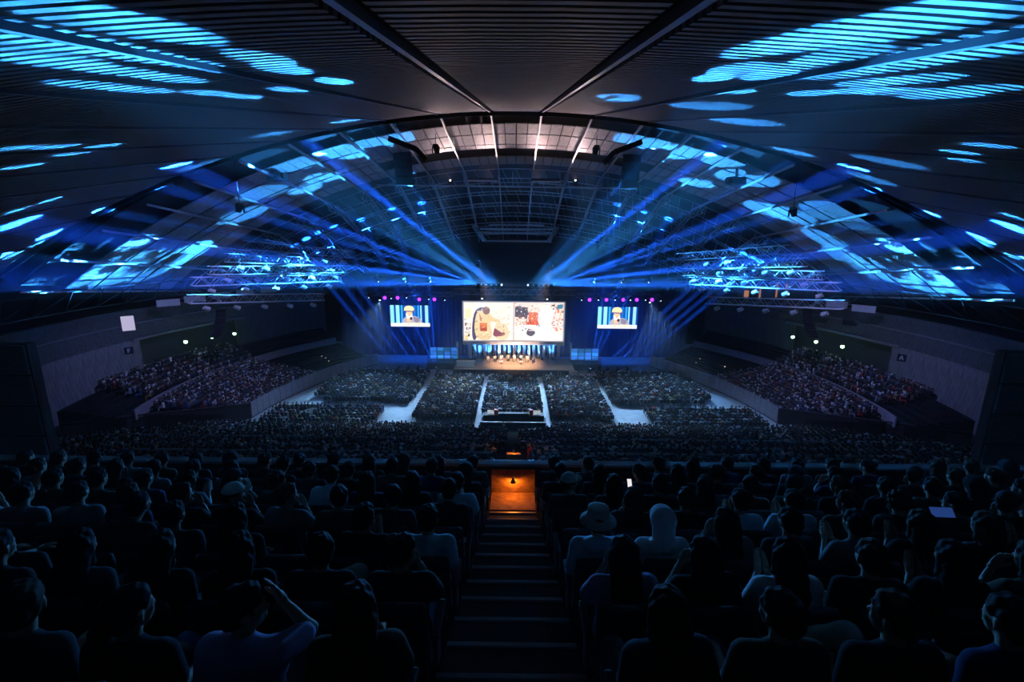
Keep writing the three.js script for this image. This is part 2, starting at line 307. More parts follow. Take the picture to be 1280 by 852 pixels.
// ---------------------------------------------------------------- balcony: rows, aisle steps, parapet
const treadY = (F) => 22.4 - 2.35 - 0.35 * F, ROWS = [7.2, 6.35, 5.5, 4.65, 3.8, 2.95, 2.1, 1.25], PITCHR = 0.85, LEDGE = 8.35;
const aisleHalf = (F) => 0.42 + Math.max(0, 7.6 - F) * 0.03;
{
  const bal = struct('floor_balcony', box(30, 0.4, 10, 0, treadY(LEDGE) - 1.2, -4), M.carpet, 'raked balcony floor carrying the theatre seats');
  for (let i = -2; i < ROWS.length; i++) {
    const F = 7.2 - i * PITCHR + (i < 0 ? 0 : 0); if (i < 0) continue;
    for (const m of [-1, 1]) { const x0 = aisleHalf(F), w = 15 - x0; part('row_tread', box(w, 0.5, PITCHR, m * (x0 + w / 2), treadY(F) - 0.25, -F - 0.12), M.carpet, bal); }
  }
  part('front_row_floor', box(30, 0.5, 0.7, 0, treadY(7.9) - 0.3, -LEDGE + 0.3), M.carpet, bal);
  part('rear_platform', box(30, 0.5, 8, 0, treadY(0.4) - 0.25, 4.4), M.carpet, bal);
  const st = struct('floor_aisle_stairs', box(0.8, 0.3, 0.3, 0, treadY(8) - 0.4, -7.8), M.step, 'central aisle stairs running down to the parapet');
  for (let i = 1; i < 17; i++) {
    const F = 7.75 - i * PITCHR / 2, y = treadY(F), w = 2 * aisleHalf(F) + 0.06, s = part('step', box(w, 0.6, PITCHR / 2 + 0.01, 0, y - 0.3, -F), M.step, st);
    part('nosing', box(w - 0.04, 0.035, 0.04, 0, y + 0.006, -F - PITCHR / 4 + 0.0), M.nosing, s);
  }
  const ledgeY = 18.073;
  const par = struct('wall_parapet', box(30, 1.5, 0.14, 0, ledgeY - 0.8, -LEDGE - 0.05), M.step, 'dark balcony parapet');
  part('ledge', rbox(30, 0.06, 0.2, 0.02, 0, ledgeY - 0.03, -8.4), std(lin(0.3, 0.3, 0.32), 0.35), par);
  part('front_fascia', box(30, 1.2, 0.1, 0, ledgeY - 1.6, -LEDGE - 0.5), M.deck, par);
  // ochre end of the aisle: a plate on the parapet and the carpeted landing in front of it
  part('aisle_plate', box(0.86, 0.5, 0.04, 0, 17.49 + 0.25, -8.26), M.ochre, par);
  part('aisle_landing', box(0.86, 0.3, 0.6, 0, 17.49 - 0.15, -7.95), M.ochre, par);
  const lamp = thing('aisle_lamp', 'small bell shaped orange lamp on the parapet at the foot of the aisle', 'lamp', [0, 17.8, -8.12]);
  part('bell', new THREE.LatheGeometry([[0.012, 0.1], [0.02, 0.06], [0.05, 0.0], [0.055, -0.02], [0.045, -0.02], [0.012, 0.04]].map(([x, y]) => new THREE.Vector2(x, y)), 16), M.nosing, lamp);
  part('arm', box(0.02, 0.02, 0.12, 0, 0.09, -0.06), M.nosing, lamp);
  part('bulb', new THREE.SphereGeometry(0.022, 12, 8), glow.orange, lamp, [0, -0.025, 0]);
  const l = new THREE.PointLight(lin(1, 0.3, 0.03), 0.9); l.name = 'aisle_lamp_light'; l.position.set(0, 17.775, -8.12); l.castShadow = true; scene.add(l);
  // handrails of the rear stand, seen beyond the ledge
  [[34, 548], [30, 557.5], [26, 566]].forEach(([F, py], i) => {
    const y = P(640, py, F).y;
    for (const m of [-1, 1]) {
      const x0 = i === 0 ? (m < 0 ? 2.6 : 2.9) : 1.4, x1 = 34 - i * 5, h = thing('handrail', ['pale metal handrail in the lowest rows of the rear stand', 'pale metal handrail halfway up the rear stand', 'pale metal handrail in the top rows of the rear stand'][i] + (m < 0 ? ', F side' : ', A side'), 'handrail', [0, 0, -F], 0, 'rear stand handrails');
      part('rail', bar(V(m * x0, y, 0), V(m * x1, y, 0), 0.08, 8), M.rail, h);
      for (let x = x0 + 0.1; x < x1; x += 3.2) part('post', bar(V(m * x, rearH(-F) - 0.1, 0), V(m * x, y, 0), 0.03, 6), M.rail, h);
    }
  });
  // second ochre block with its lamp, in the rear stand aisle
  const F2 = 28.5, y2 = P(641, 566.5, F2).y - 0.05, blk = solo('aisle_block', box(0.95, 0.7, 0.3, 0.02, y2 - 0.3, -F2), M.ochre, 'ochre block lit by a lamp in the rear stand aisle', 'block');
  const lp = thing('aisle_lamp', 'tiny orange lamp above the ochre block in the rear stand', 'lamp', [0.02, y2 + 0.32, -F2 + 0.1]);
  part('bell', new THREE.ConeGeometry(0.1, 0.16, 12, 1, true), M.nosing, lp, [0, 0.08, 0]); part('bulb', new THREE.SphereGeometry(0.05, 10, 8), glow.orange, lp);
  const l2 = new THREE.PointLight(lin(1, 0.3, 0.03), 2.2); l2.name = 'aisle_lamp_light'; l2.position.set(0.02, y2 + 0.32, -F2 + 0.1); l2.castShadow = true; scene.add(l2);
}

// ---------------------------------------------------------------- stage
const STAGE_Z = -74;
{
  const st = thing('stage', 'low brown topped stage platform in front of the big screen', 'stage');
  part('platform', box(20.5, 1.12, 7.6, 0, 0.56, STAGE_Z - 3.8), M.stageFace, st);
  for (let i = 0; i < 10; i++) part('deck_board', box(2.02, 0.1, 7.6, -9.2 + i * 2.045, 1.17, STAGE_Z - 3.8), M.stageTop, st);
  for (const m of [-1, 1]) {
    const w = thing('stage_wing', m < 0 ? 'dark side platform of the stage next to the white lectern table' : 'dark side platform of the stage next to the wooden steps', 'stage');
    part('platform', box(5, 1.1, 3.6, m * 12.9, 0.55, STAGE_Z - 5.7), M.stageFace, w); part('top', box(5, 0.06, 3.6, m * 12.9, 1.13, STAGE_Z - 5.7), std(lin(0.16, 0.12, 0.1), 0.7), w);
    for (let i = 0; i < 4; i++) part('guard_post', box(0.06, 1, 0.06, m * (10.8 + i * 1.5), 1.6, STAGE_Z - 4), M.darkSteel, w);
    part('guard_rail', box(4.6, 0.06, 0.06, m * 13.05, 2.1, STAGE_Z - 4), M.darkSteel, w);
  }
  const s = thing('stage_steps', 'short flight of brown steps at the corner of the stage', 'steps', [9.9, 0, STAGE_Z + 0.1]);
  for (let i = 0; i < 4; i++) part('step', box(1.3, 0.28 * (i + 1), 0.4, 0, 0.14 * (i + 1), 1.4 - i * 0.4), M.stageTop, s);
  const rp = thing('ramp_platform', 'long pale low platform on the floor beside the stage steps', 'platform', [14.5, 0, STAGE_Z + 0.4]);
  part('top', box(6, 0.12, 1.2, 0, 0.5, 0), M.stageTop, rp); part('skirt', box(5.9, 0.44, 1.1, 0, 0.22, 0), M.stageFace, rp);
  const lt = thing('lectern_table', 'white fronted table at the end of the stage', 'table', [-8.3, 1.22, STAGE_Z - 1.5]);
  part('table_top', box(3.2, 0.06, 0.7, 0, 1.02, 0), M.white, lt); part('front_panel', box(1.5, 0.95, 0.05, -0.78, 0.52, 0.33), M.white, lt); part('front_panel', box(1.5, 0.95, 0.05, 0.78, 0.52, 0.33), M.white, lt);
  for (const x of [-1.5, 1.5]) part('leg', box(0.06, 1, 0.6, x, 0.5, 0), M.darkSteel, lt);
  // hanging cloth strips behind the panel, with blue floor lamps
  for (let i = 0; i < 19; i++) {
    const x = -8.1 + i * 0.9, g = new THREE.PlaneGeometry(0.6, 4.2, 6, 1), p = g.attributes.position;
    for (let k = 0; k < p.count; k++) p.setZ(k, Math.sin(p.getX(k) * 16 + i) * 0.06);
    g.computeVertexNormals();
    solo('backdrop_strip', g.translate(x, 3.36, STAGE_Z - 7.2 - (i % 2) * 0.25), std(i % 3 ? lin(0.3, 0.36, 0.42) : lin(0.5, 0.52, 0.55), 0.8, { side: THREE.DoubleSide }), 'narrow hanging cloth strip behind the speakers under the big screen', 'curtain', 'backdrop strips');
  }
  for (let i = 0; i < 8; i++) {
    const x = -7 + i * 2, at = V(x, 1.6, STAGE_Z - 6.5);
    movingHead(at, V(x * 0.9, 4.5, STAGE_Z - 7.4), glow.blue, 'small blue uplight at the foot of the backdrop strips', 'backdrop uplights', true).scale.setScalar(0.5);
    spot(V(x, 1.62, STAGE_Z - 6.55), V(x * 0.92, 4.4, STAGE_Z - 7.35), lin(0.08, 0.35, 1), 220, 0.75, 0.8);
  }
  for (const m of [-1, 1]) for (let i = 0; i < 2; i++) {
    const c = thing('lit_column', 'slim pale column flanking the backdrop strips', 'column', [m * (7.9 + i * 2.4), 1.2, STAGE_Z - 6.6], 0, 'stage columns');
    part('shaft', new THREE.CylinderGeometry(0.16, 0.18, 3.3, 12), M.white, c, [0, 1.65, 0]); part('foot', new THREE.CylinderGeometry(0.3, 0.32, 0.12, 12), M.darkSteel, c, [0, 0.06, 0]);
  }
  for (const m of [-1, 1]) {                                                    // blue LED set pieces at both sides
    const g = thing('set_frame', m < 0 ? 'blue glowing scenery frame behind the white lectern table' : 'blue glowing scenery frame behind the wooden steps', 'scenery', [m * 12.8, 1.16, STAGE_Z - 6.4]);
    part('frame', join([box(5, 0.08, 0.1, 0, 2.3, 0), box(5, 0.08, 0.1, 0, 0.1, 0), ...[-2.5, -1.25, 0, 1.25, 2.5].map((x) => box(0.08, 2.3, 0.1, x, 1.15, 0))]), M.truss, g);
    for (let i = 0; i < 4; i++) for (let j = 0; j < 3; j++) part('light_pane', box(1.1, 0.62, 0.05, -1.87 + i * 1.25, 0.5 + j * 0.72, 0), glowing(lin(0.04, 0.2 + 0.12 * rnd(), 0.9), rr(0.3, 1.3)), g);
    spot(V(m * 12.8, 2.6, STAGE_Z - 5.6), V(m * 12.8, 1.2, STAGE_Z), lin(0.05, 0.3, 1), 12, 0.9, 1);
  }
}
// ---------------------------------------------------------------- curtains around the stage
{
  const fold = (x0, x1, h, z) => {
    const n = Math.round((x1 - x0) * 5), g = new THREE.PlaneGeometry(x1 - x0, h, n, 1), p = g.attributes.position;
    for (let k = 0; k < p.count; k++) p.setZ(k, Math.sin(p.getX(k) * 7.5) * 0.045 + Math.sin(p.getX(k) * 2.3) * 0.04);
    g.computeVertexNormals(); return g.translate((x0 + x1) / 2, h / 2, z);
  };
  const cm = std(lin(0.04, 0.05, 0.1), 0.9, { side: THREE.DoubleSide });
  solo('stage_curtain', fold(-34, -9, 14, -88), cm, 'tall dark blue pleated curtain behind the stage on the F block side', 'curtain');
  solo('stage_curtain', fold(9, 34, 14, -88), cm, 'tall dark blue pleated curtain behind the stage on the A block side', 'curtain');
  solo('stage_curtain', fold(-9, 9, 14, -88.6), std(lin(0.02, 0.02, 0.03), 0.9, { side: THREE.DoubleSide }), 'black pleated curtain behind the big screen', 'curtain');
}
// ---------------------------------------------------------------- screens
const RIG = 77.3, rigL = P(455, 367, RIG), rigR = P(828, 370, RIG), rigY = (rigL.y + rigR.y) / 2;
function screen(name, label, pxs, F, tex, gain, frameMat, framed) {
  const [a, b, c, d] = pxs.map(([x, y]) => P(x, y, F)), w = (b.x - a.x + c.x - d.x) / 2, h = (a.y + b.y - c.y - d.y) / 2, cx = (a.x + b.x + c.x + d.x) / 4, cy = (a.y + b.y + c.y + d.y) / 4;
  const g = thing(name, label, 'screen', [cx, cy - h / 2, -F]);
  part('housing', rbox(w, h, 0.3, 0.04, 0, h / 2, -0.22), frameMat, g);
  const face = new THREE.MeshStandardMaterial({ color: 0x000000, emissive: 0xffffff, emissiveMap: tex, emissiveIntensity: gain, roughness: 0.6 });
  part('display', new THREE.PlaneGeometry(w - framed[0], h - framed[1]), face, g, [0, h / 2 + framed[2], 0.02]);
  if (framed[0] > 0.3) { part('frame', join([box(w, 0.14, 0.16, 0, 0.07, 0.04), box(w, 0.14, 0.16, 0, h - 0.07, 0.04), box(0.14, h, 0.16, -w / 2 + 0.07, h / 2, 0.04), box(0.14, h, 0.16, w / 2 - 0.07, h / 2, 0.04)]), M.steel, g); }
  const l = new THREE.RectAreaLight(lin(1, 0.92, 0.85), gain * 0.4, w - framed[0], h - framed[1]); l.name = name + '_light'; l.position.set(cx, cy, -F + 0.12); l.lookAt(cx, cy - 4, 0); scene.add(l);
  for (const x of [-0.35, 0.35]) part('hanger', bar(V(x * w, h - 0.1, -0.2), V(x * w, rigY - 0.3 - (cy - h / 2) + (w > 12 ? 0.45 : 0), w > 12 ? 1.2 : 0.35), 0.03), M.darkSteel, g);
  return g;
}
const blob = (c, fill, pts) => { c.fillStyle = fill; c.beginPath(); c.moveTo(...pts[0]); for (let i = 1; i < pts.length; i++) { const [x, y] = pts[i], [px, py] = pts[i - 1]; c.quadraticCurveTo(px, py, (px + x) / 2, (py + y) / 2); } c.closePath(); c.fill(); };
const oval = (c, fill, x, y, a, b, r = 0) => { c.fillStyle = fill; c.beginPath(); c.ellipse(x, y, a, b, r, 0, 7); c.fill(); };
const rect = (c, fill, x, y, w, h) => { c.fillStyle = fill; c.fillRect(x, y, w, h); };
const slides = canvasTexture(1280, 496, (c, w, h) => {
  rect(c, '#a9a2ad', 0, 0, w, h);
  // first photograph: a workshop with a tall draped costume stand and a smaller one beside it
  c.save(); c.beginPath(); c.rect(14, 14, 622, 468); c.clip();
  rect(c, '#f7efe2', 14, 14, 622, 468);
  rect(c, '#f4ecd8', 330, 14, 4, 468); rect(c, '#f7e7b4', 34, 96, 70, 116); rect(c, '#efe6d2', 70, 20, 12, 80);
  for (let i = 0; i < 26; i++) rect(c, ['#5b4a55', '#d8c7a0', '#c7b7d0', '#a05a4a', '#e8dcc0'][i % 5], 24 + (i * 37) % 66, 220 + (i * 53) % 160, 10 + i % 9, 16 + (i * 7) % 30);
  rect(c, '#e7c878', 24, 420, 36, 60); rect(c, '#4b4150', 60, 410, 24, 30);
  blob(c, '#4a3d58', [[250, 70], [170, 90], [128, 190], [112, 330], [116, 482], [170, 482], [180, 250], [210, 130]]);
  blob(c, '#e9cd9a', [[180, 120], [150, 240], [140, 360], [180, 482], [360, 482], [372, 360], [330, 250], [400, 250], [480, 262], [470, 230], [360, 190], [330, 110], [250, 90]]);
  blob(c, '#c7834a', [[205, 140], [214, 240], [240, 260], [232, 150]]); blob(c, '#8a6a6a', [[240, 80], [260, 160], [320, 165], [350, 110], [320, 70], [270, 60]]);
  rect(c, '#d96a24', 212, 268, 92, 92); rect(c, '#b5481c', 222, 330, 80, 40); rect(c, '#f0a060', 226, 280, 60, 10);
  for (let i = 0; i < 30; i++) rect(c, ['#fff4d8', '#c99a68', '#b07a58', '#f6dfb0'][i % 4], 150 + (i * 71) % 200, 370 + (i * 29) % 110, 8 + i % 13, 5 + i % 7);
  blob(c, '#e8d6b0', [[420, 260], [400, 320], [380, 420], [440, 482], [560, 482], [590, 400], [560, 300], [520, 250]]); blob(c, '#8c4a5c', [[400, 330], [370, 430], [440, 440], [540, 420], [520, 370], [470, 410]]);
  for (let i = 0; i < 16; i++) rect(c, ['#d98', '#b45', '#eccb9a', '#c9a'][i % 4], 440 + (i * 61) % 180, 180 + (i * 43) % 190, 7 + i % 8, 6 + i % 6);
  for (let i = 0; i < 160; i++) rect(c, ['rgba(90,60,50,0.5)', 'rgba(255,250,240,0.8)', 'rgba(170,110,70,0.5)', 'rgba(240,200,140,0.7)', 'rgba(70,60,90,0.45)'][i % 5], 120 + (i * 97) % 480, 60 + (i * 61) % 410, 3 + (i * 5) % 12, 3 + (i * 3) % 14);
  c.restore();
  // second photograph: a white table with a dark box and a plain white plaster shape, shelves behind
  c.save(); c.beginPath(); c.rect(646, 14, 620, 468); c.clip();
  rect(c, '#f3e2d6', 646, 14, 620, 468);
  for (let i = 0; i < 70; i++) rect(c, ['#d85a44', '#6b5a6b', '#efc8a0', '#e88a6a', '#a83a3a', '#5a5468', '#f3d9c0', '#7aa3b8'][i % 8], 656 + (i * 89) % 590, 20 + (i * 47) % 300, 12 + (i * 5) % 40, 10 + (i * 11) % 44);
  rect(c, '#5a5360', 656, 70, 160, 120); rect(c, '#e8714e', 830, 130, 140, 120); for (let i = 0; i < 5; i++) rect(c, '#f2a080', 836, 136 + i * 22, 128, 6);
  rect(c, '#3f86a8', 1190, 34, 64, 50); rect(c, '#e5623c', 800, 250, 170, 36);
  blob(c, '#fffefa', [[646, 300], [646, 420], [760, 482], [1266, 482], [1266, 430], [1180, 400], [1050, 330], [900, 290], [760, 280]]);
  rect(c, '#f4ece8', 1190, 400, 76, 82); blob(c, '#ffffff', [[980, 70], [940, 160], [950, 260], [990, 330], [960, 430], [1080, 450], [1180, 360], [1110, 270], [1140, 170], [1090, 60], [1030, 40]]);
  blob(c, '#ece4df', [[960, 430], [1000, 470], [1120, 450], [1080, 430]]); blob(c, '#5c5566', [[830, 330], [790, 400], [860, 440], [920, 400], [910, 340]]); rect(c, '#e8dde0', 830, 350, 56, 12); rect(c, '#d8a8a8', 844, 336, 50, 10);
  for (let i = 0; i < 34; i++) rect(c, ['#8a4a44', '#e0a890', '#c8c0c8', '#6a6070', '#d8503c', '#f0d8c8'][i % 6], (i % 2 ? 656 : 1120) + (i * 37) % 130, 190 + (i * 31) % 170, 8 + (i * 3) % 22, 6 + (i * 7) % 20);
  for (let i = 0; i < 170; i++) rect(c, ['rgba(200,70,50,0.6)', 'rgba(255,255,250,0.85)', 'rgba(80,70,90,0.55)', 'rgba(240,190,160,0.7)', 'rgba(60,50,60,0.5)', 'rgba(230,120,90,0.6)'][i % 6], (i % 3 ? 650 : 1110) + (i * 83) % (i % 3 ? 310 : 150), 24 + (i * 59) % 260, 4 + (i * 7) % 18, 4 + (i * 5) % 16);
  c.strokeStyle = '#cfc2c0'; c.lineWidth = 5; c.beginPath(); c.moveTo(960, 90); c.quadraticCurveTo(930, 200, 985, 320); c.quadraticCurveTo(960, 400, 975, 440); c.moveTo(1120, 90); c.quadraticCurveTo(1150, 200, 1110, 280); c.quadraticCurveTo(1190, 340, 1080, 450); c.stroke();
  c.restore();
});
screen('projection_screen', 'big wide projection screen with two bright workshop photographs above the stage', [[577, 375], [706.5, 376.5], [706.5, 431.5], [578, 430]], 78, slides, 1.3, std(lin(0.5, 0.48, 0.52), 0.6), [0.35, 0.75, 0.25]);
const live = canvasTexture(512, 288, (c, w, h) => {
  rect(c, '#0b4fae', 0, 0, w, h);
  for (const [x, k, col] of [[0, 48, '#8fe6ff'], [74, 46, '#9deaff'], [140, 22, '#36b4f4'], [352, 26, '#2f9cec'], [392, 16, '#a8efff'], [452, 40, '#9fe0ff'], [300, 30, '#1c74d0'], [420, 24, '#0a3a90']]) rect(c, col, x, 0, k, h);
  blob(c, '#b9b2c4', [[150, 288], [150, 200], [200, 150], [270, 140], [350, 150], [410, 200], [420, 288], [420, 288]]); blob(c, '#8d86a0', [[300, 150], [300, 220], [360, 240], [390, 190], [350, 150]]);
  oval(c, '#f3c9a0', 246, 112, 42, 52); blob(c, '#f8f2ea', [[200, 110], [206, 170], [246, 196], [286, 168], [292, 108], [268, 132], [224, 132]]); rect(c, '#c05a52', 232, 132, 28, 7);
  oval(c, '#6b5f96', 246, 74, 86, 14, 0.05); blob(c, '#fbe6b0', [[180, 70], [186, 20], [240, 0], [300, 14], [318, 70], [250, 82]]);
  oval(c, '#f0c6a2', 240, 200, 34, 24); oval(c, '#40283a', 268, 178, 16, 20); rect(c, '#eef4ff', 0, 240, 512, 48); rect(c, '#f3ead0', 180, 236, 260, 30); for (let i = 0; i < 14; i++) rect(c, ['#9ab', '#c9b79a', '#678', '#fff'][i % 4], 20 + i * 34, 250 + (i * 7) % 20, 12, 8);
});
screen('side_screen', 'small side screen with a seated man in a hat, F block side of the stage', [[487, 382], [537, 380], [538, 407.5], [488.5, 409]], 78, live, 1.35, M.black, [0.1, 0.1, 0]);
screen('side_screen', 'small side screen with a seated man in a hat, A block side of the stage', [[746.5, 382], [797, 384], [797, 411.5], [747, 410]], 78, live, 1.35, M.black, [0.1, 0.1, 0]);

// ---------------------------------------------------------------- lighting rig
function truss(name, label, p, q, size, n) {
  const g = thing(name, label, 'truss'), d = q.clone().sub(p), L = d.length(), x = d.clone().normalize(), z = new THREE.Vector3().crossVectors(x, UPV).normalize(), y = new THREE.Vector3().crossVectors(z, x);
  const at = (s, a, b) => p.clone().addScaledVector(x, s * L).addScaledVector(y, a * size / 2).addScaledVector(z, b * size / 2);
  for (const [a, b] of [[1, 1], [1, -1], [-1, 1], [-1, -1]]) part('chord', bar(at(0, a, b), at(1, a, b), 0.05), M.truss, g);
  const web = [];
  for (let i = 0; i < n; i++) for (const b of [-1, 1]) { const e = i % 2 ? 1 : -1; web.push(bar(at(i / n, e, b), at((i + 1) / n, -e, b), 0.03, 4)); web.push(bar(at(i / n, e, -1), at(i / n, e, 1), 0.03, 4)); }
  part('lattice', join(web), M.truss, g); return g;
}
truss('lighting_truss', 'lighting truss with purple lamps above the side screen, F block side', V(rigL.x, rigY, -RIG), V(-10.4, rigY, -RIG), 0.7, 18);
truss('lighting_truss', 'lighting truss with purple lamps above the side screen, A block side', V(10.4, rigY, -RIG), V(rigR.x, rigY, -RIG), 0.7, 18);
truss('lighting_truss', 'heavy lighting truss right above the big projection screen', V(-10.2, rigY + 0.58, -RIG + 0.6), V(10.2, rigY + 0.58, -RIG + 0.6), 0.9, 20);
truss('lighting_truss', 'short upper truss carried over the heavy truss of the big screen', V(-5.6, rigY + 1.8, -RIG + 0.2), V(5.6, rigY + 1.8, -RIG + 0.2), 0.4, 12);
for (const m of [-1, 1]) for (const [x0, x1] of [[5.4, 9.6], [2.2, 3.6]]) solo('truss_strut', bar(V(m * x0, rigY + 1.62, -RIG + 0.2), V(m * x1, rigY + 1.06, -RIG + 0.4), 0.08), M.truss, 'slanting strut between the upper truss and the heavy truss', 'strut', 'rig struts');
for (const x of [-23, -12, -9, -4.5, 4.5, 9, 12, 23]) solo('rig_cable', bar(V(x, rigY + 0.4, -RIG), V(x, Math.abs(x) > 20 ? 23 : 29, -RIG), 0.025, 5), M.darkSteel, 'thin chain hoist cable holding the lighting rig', 'cable', 'rig cables');
// ---- small hanging lamps in front of the big screen's top edge
for (const px of [589, 603, 617, 627, 659, 669, 680, 690]) movingHead(P(px, 372, 76.4), P(px, 600, 60), M.glassDark, 'switched off stage light hanging at the top edge of the big screen', 'lamps over the big screen').scale.setScalar(0.9);
// ---- purple wash lamps with their own glow
for (const [px, py] of [[481, 372], [497, 372], [524, 374], [543, 374], [737, 374.5], [758, 374.5], [779, 374.5], [796, 374.5], [815, 374.5]]) {
  const at = P(px, py, 76.6), g = thing('wash_lamp', 'round purple wash lamp hanging from the side truss', 'stage light', at.toArray(), 0, 'purple wash lamps');
  part('housing', new THREE.CylinderGeometry(0.42, 0.3, 0.5, 16).rotateX(Math.PI / 2), M.black, g, [0, 0, -0.3]); part('lens', new THREE.SphereGeometry(0.3, 14, 10), glow.purple, g, [0, 0, 0.02]);
  part('clamp', bar(V(0, 0.3, -0.3), V(0, rigY - 0.34 - at.y, -0.6), 0.04), M.black, g);
  const l = new THREE.PointLight(lin(0.36, 0.03, 1), 90); l.name = 'wash_lamp_light'; l.position.set(at.x, at.y, at.z + 0.1); l.castShadow = true; scene.add(l);
}
const CYAN = lin(0.04, 0.35, 1), BLUE = lin(0.012, 0.15, 1), DEEP = lin(0.008, 0.1, 1);
// ---- small white lamps between them, with short beams
[[461, 372, -20], [489, 373, -6], [508, 372, 4], [536, 374, 14], [556, 375, 34], [727, 375, -34], [748, 375, -14], [769, 375, -4], [788, 375, 6], [807, 375, 16], [826, 376, 24]].forEach(([px, py, lean]) => {
  const at = P(px, py, 76.8), to = P(px + lean, py + 42, 72);
  movingHead(at, to, glow.white, 'small white beam lamp between the purple wash lamps', 'white beam lamps').scale.setScalar(0.7);
  spot(at, to, lin(0.12, 0.35, 1), 1200, 0.055, 0.8);
});
[[473, 352, 30], [507, 352, 22], [538, 352, 24], [743, 353, -24], [777, 353, -22], [811, 353, -34]].forEach(([px, py, lean]) => {
  const at = P(px, py, 72), to = P(px + lean * 1.6, py + 40, 70);
  movingHead(at, to, glow.white, 'small bright spotlight hanging high above the side trusses', 'high spotlights');
  spot(at, to, lin(0.1, 0.45, 1), 3000, 0.09, 0.9);
  solo('rig_cable', bar(at.clone().add(V(0, 0.6, 0.3)), V(at.x, 27, at.z + 0.3), 0.02, 5), M.darkSteel, 'thin drop cable holding a high spotlight', 'cable', 'spotlight cables');
});
// ---- floor beams beside the stage
[497, 509, 521, 533, 545].forEach((px, i) => {
  const at = onLevel(px, 459, 0.78), tos = i === 4 ? [[505, 380], [522, 376], [538, 380]] : [[px - 82 + i * 6, 362]];
  movingHead(at, P(...tos[0], 76), glow.white, 'floor beam lamp pointing up beside the stage, F block side', 'floor beam lamps by the F block', true);
  for (const t of tos) spot(at, P(...t, 80.2), DEEP, 700000, 0.03, 0.6);
});
[738, 750, 762, 774, 786].forEach((px, i) => {
  const at = onLevel(px, 460.5, 0.78), tos = i === 0 ? [[752, 378], [766, 380], [782, 376]] : [[px + 76 + i * 10, 390 - i * 6]];
  movingHead(at, P(...tos[0], 76), glow.white, 'floor beam lamp pointing up beside the stage, A block side', 'floor beam lamps by the A block', true);
  for (const t of tos) spot(at, P(...t, 80.2), DEEP, 700000, 0.03, 0.6);
});
// ---- beam heads on the centre truss: cyan patterns thrown on the ceilings, blue fans through the haze
const heads = {};
for (const m of [-1, 1]) {
  heads[m] = [];
  for (let i = 0; i < 6; i++) {
    const at = V(m * (2.2 + i * 0.85), rigY + 1.79, -RIG + 0.95);
    movingHead(at, i ? V(m * 34, 27, -52) : V(m * 6, 22, 0), i ? glow.cyan : glow.white, m < 0 ? 'beam light on the centre truss aimed over the F block' : 'beam light on the centre truss aimed over the A block', m < 0 ? 'F side beam lights' : 'A side beam lights', true);
    heads[m].push(at);
  }
}
function throwAt(m, k, px, py, on, half, color, power, soft = 0.1) { const at = heads[m][k % 6], h = on.hit(px, py); spot(at, h.p, color, power, half, soft); }
const L1 = [[120, 14, 0.011, 1], [190, 26, 0.009, 1], [20, 34, 0.012, 1], [90, 46, 0.011, 1], [160, 60, 0.010, 1], [215, 70, 0.007, 1], [20, 60, 0.010, 1], [70, 72, 0.009, 1], [140, 82, 0.0085, 1], [205, 92, 0.007, 1], [110, 101, 0.006, 1], [165, 107, 0.006, 1], [322, 66, 0.008, 0.9], [350, 80, 0.009, 1], [415, 97, 0.006, 1], [255, 112, 0.0065, 1], [300, 117, 0.005, 1], [357, 108, 0.0065, 1], [18, 182, 0.007, 1], [65, 181, 0.005, 1], [125, 180, 0.005, 1], [85, 190, 0.006, 1], [22, 206, 0.005, 1], [60, 249, 0.006, 1], [18, 262, 0.008, 1], [14, 318, 0.01, 1.2], [45, 304, 0.009, 1.2], [76, 293, 0.008, 1], [430, 150, 0.012, 0.34], [340, 166, 0.012, 0.3], [380, 172, 0.01, 0.3], [250, 205, 0.014, 0.22]];
const R1 = [[960, 52, 0.009, 1], [1030, 38, 0.011, 1], [1110, 24, 0.012, 1], [1190, 8, 0.012, 1], [895, 92, 0.008, 1], [925, 80, 0.009, 1], [1000, 76, 0.008, 1], [1055, 62, 0.008, 1], [965, 88, 0.006, 1.2], [1060, 86, 0.0075, 1], [1130, 74, 0.0095, 1], [1205, 58, 0.011, 1], [1265, 42, 0.012, 1], [1100, 97, 0.006, 1], [1150, 93, 0.006, 1], [925, 110, 0.006, 1], [1020, 112, 0.006, 1], [1085, 108, 0.006, 1], [1120, 109, 0.005, 1], [1185, 114, 0.007, 1], [1225, 106, 0.007, 1], [1240, 179, 0.006, 1], [1205, 188, 0.006, 1], [1208, 198, 0.004, 1], [1268, 269, 0.007, 1], [1205, 296, 0.007, 1.1], [1235, 305, 0.008, 1.1], [1268, 320, 0.009, 1], [930, 150, 0.015, 0.36], [885, 130, 0.012, 0.34], [990, 188, 0.014, 0.36], [1090, 222, 0.013, 0.24], [1110, 200, 0.012, 0.26], [770, 120, 0.01, 0.26]];
const L2 = [[500, 170, 0.012, 0.35], [470, 180, 0.014, 0.45], [432, 190, 0.016, 0.6], [450, 162, 0.011, 0.5], [405, 178, 0.012, 0.4], [362, 205, 0.014, 0.5], [405, 222, 0.014, 0.6], [382, 236, 0.012, 0.6], [330, 240, 0.014, 0.3], [305, 268, 0.014, 0.45], [232, 318, 0.014, 1.6], [205, 328, 0.014, 1.8], [170, 332, 0.013, 1.7], [135, 338, 0.012, 1.5], [510, 218, 0.012, 0.3]];
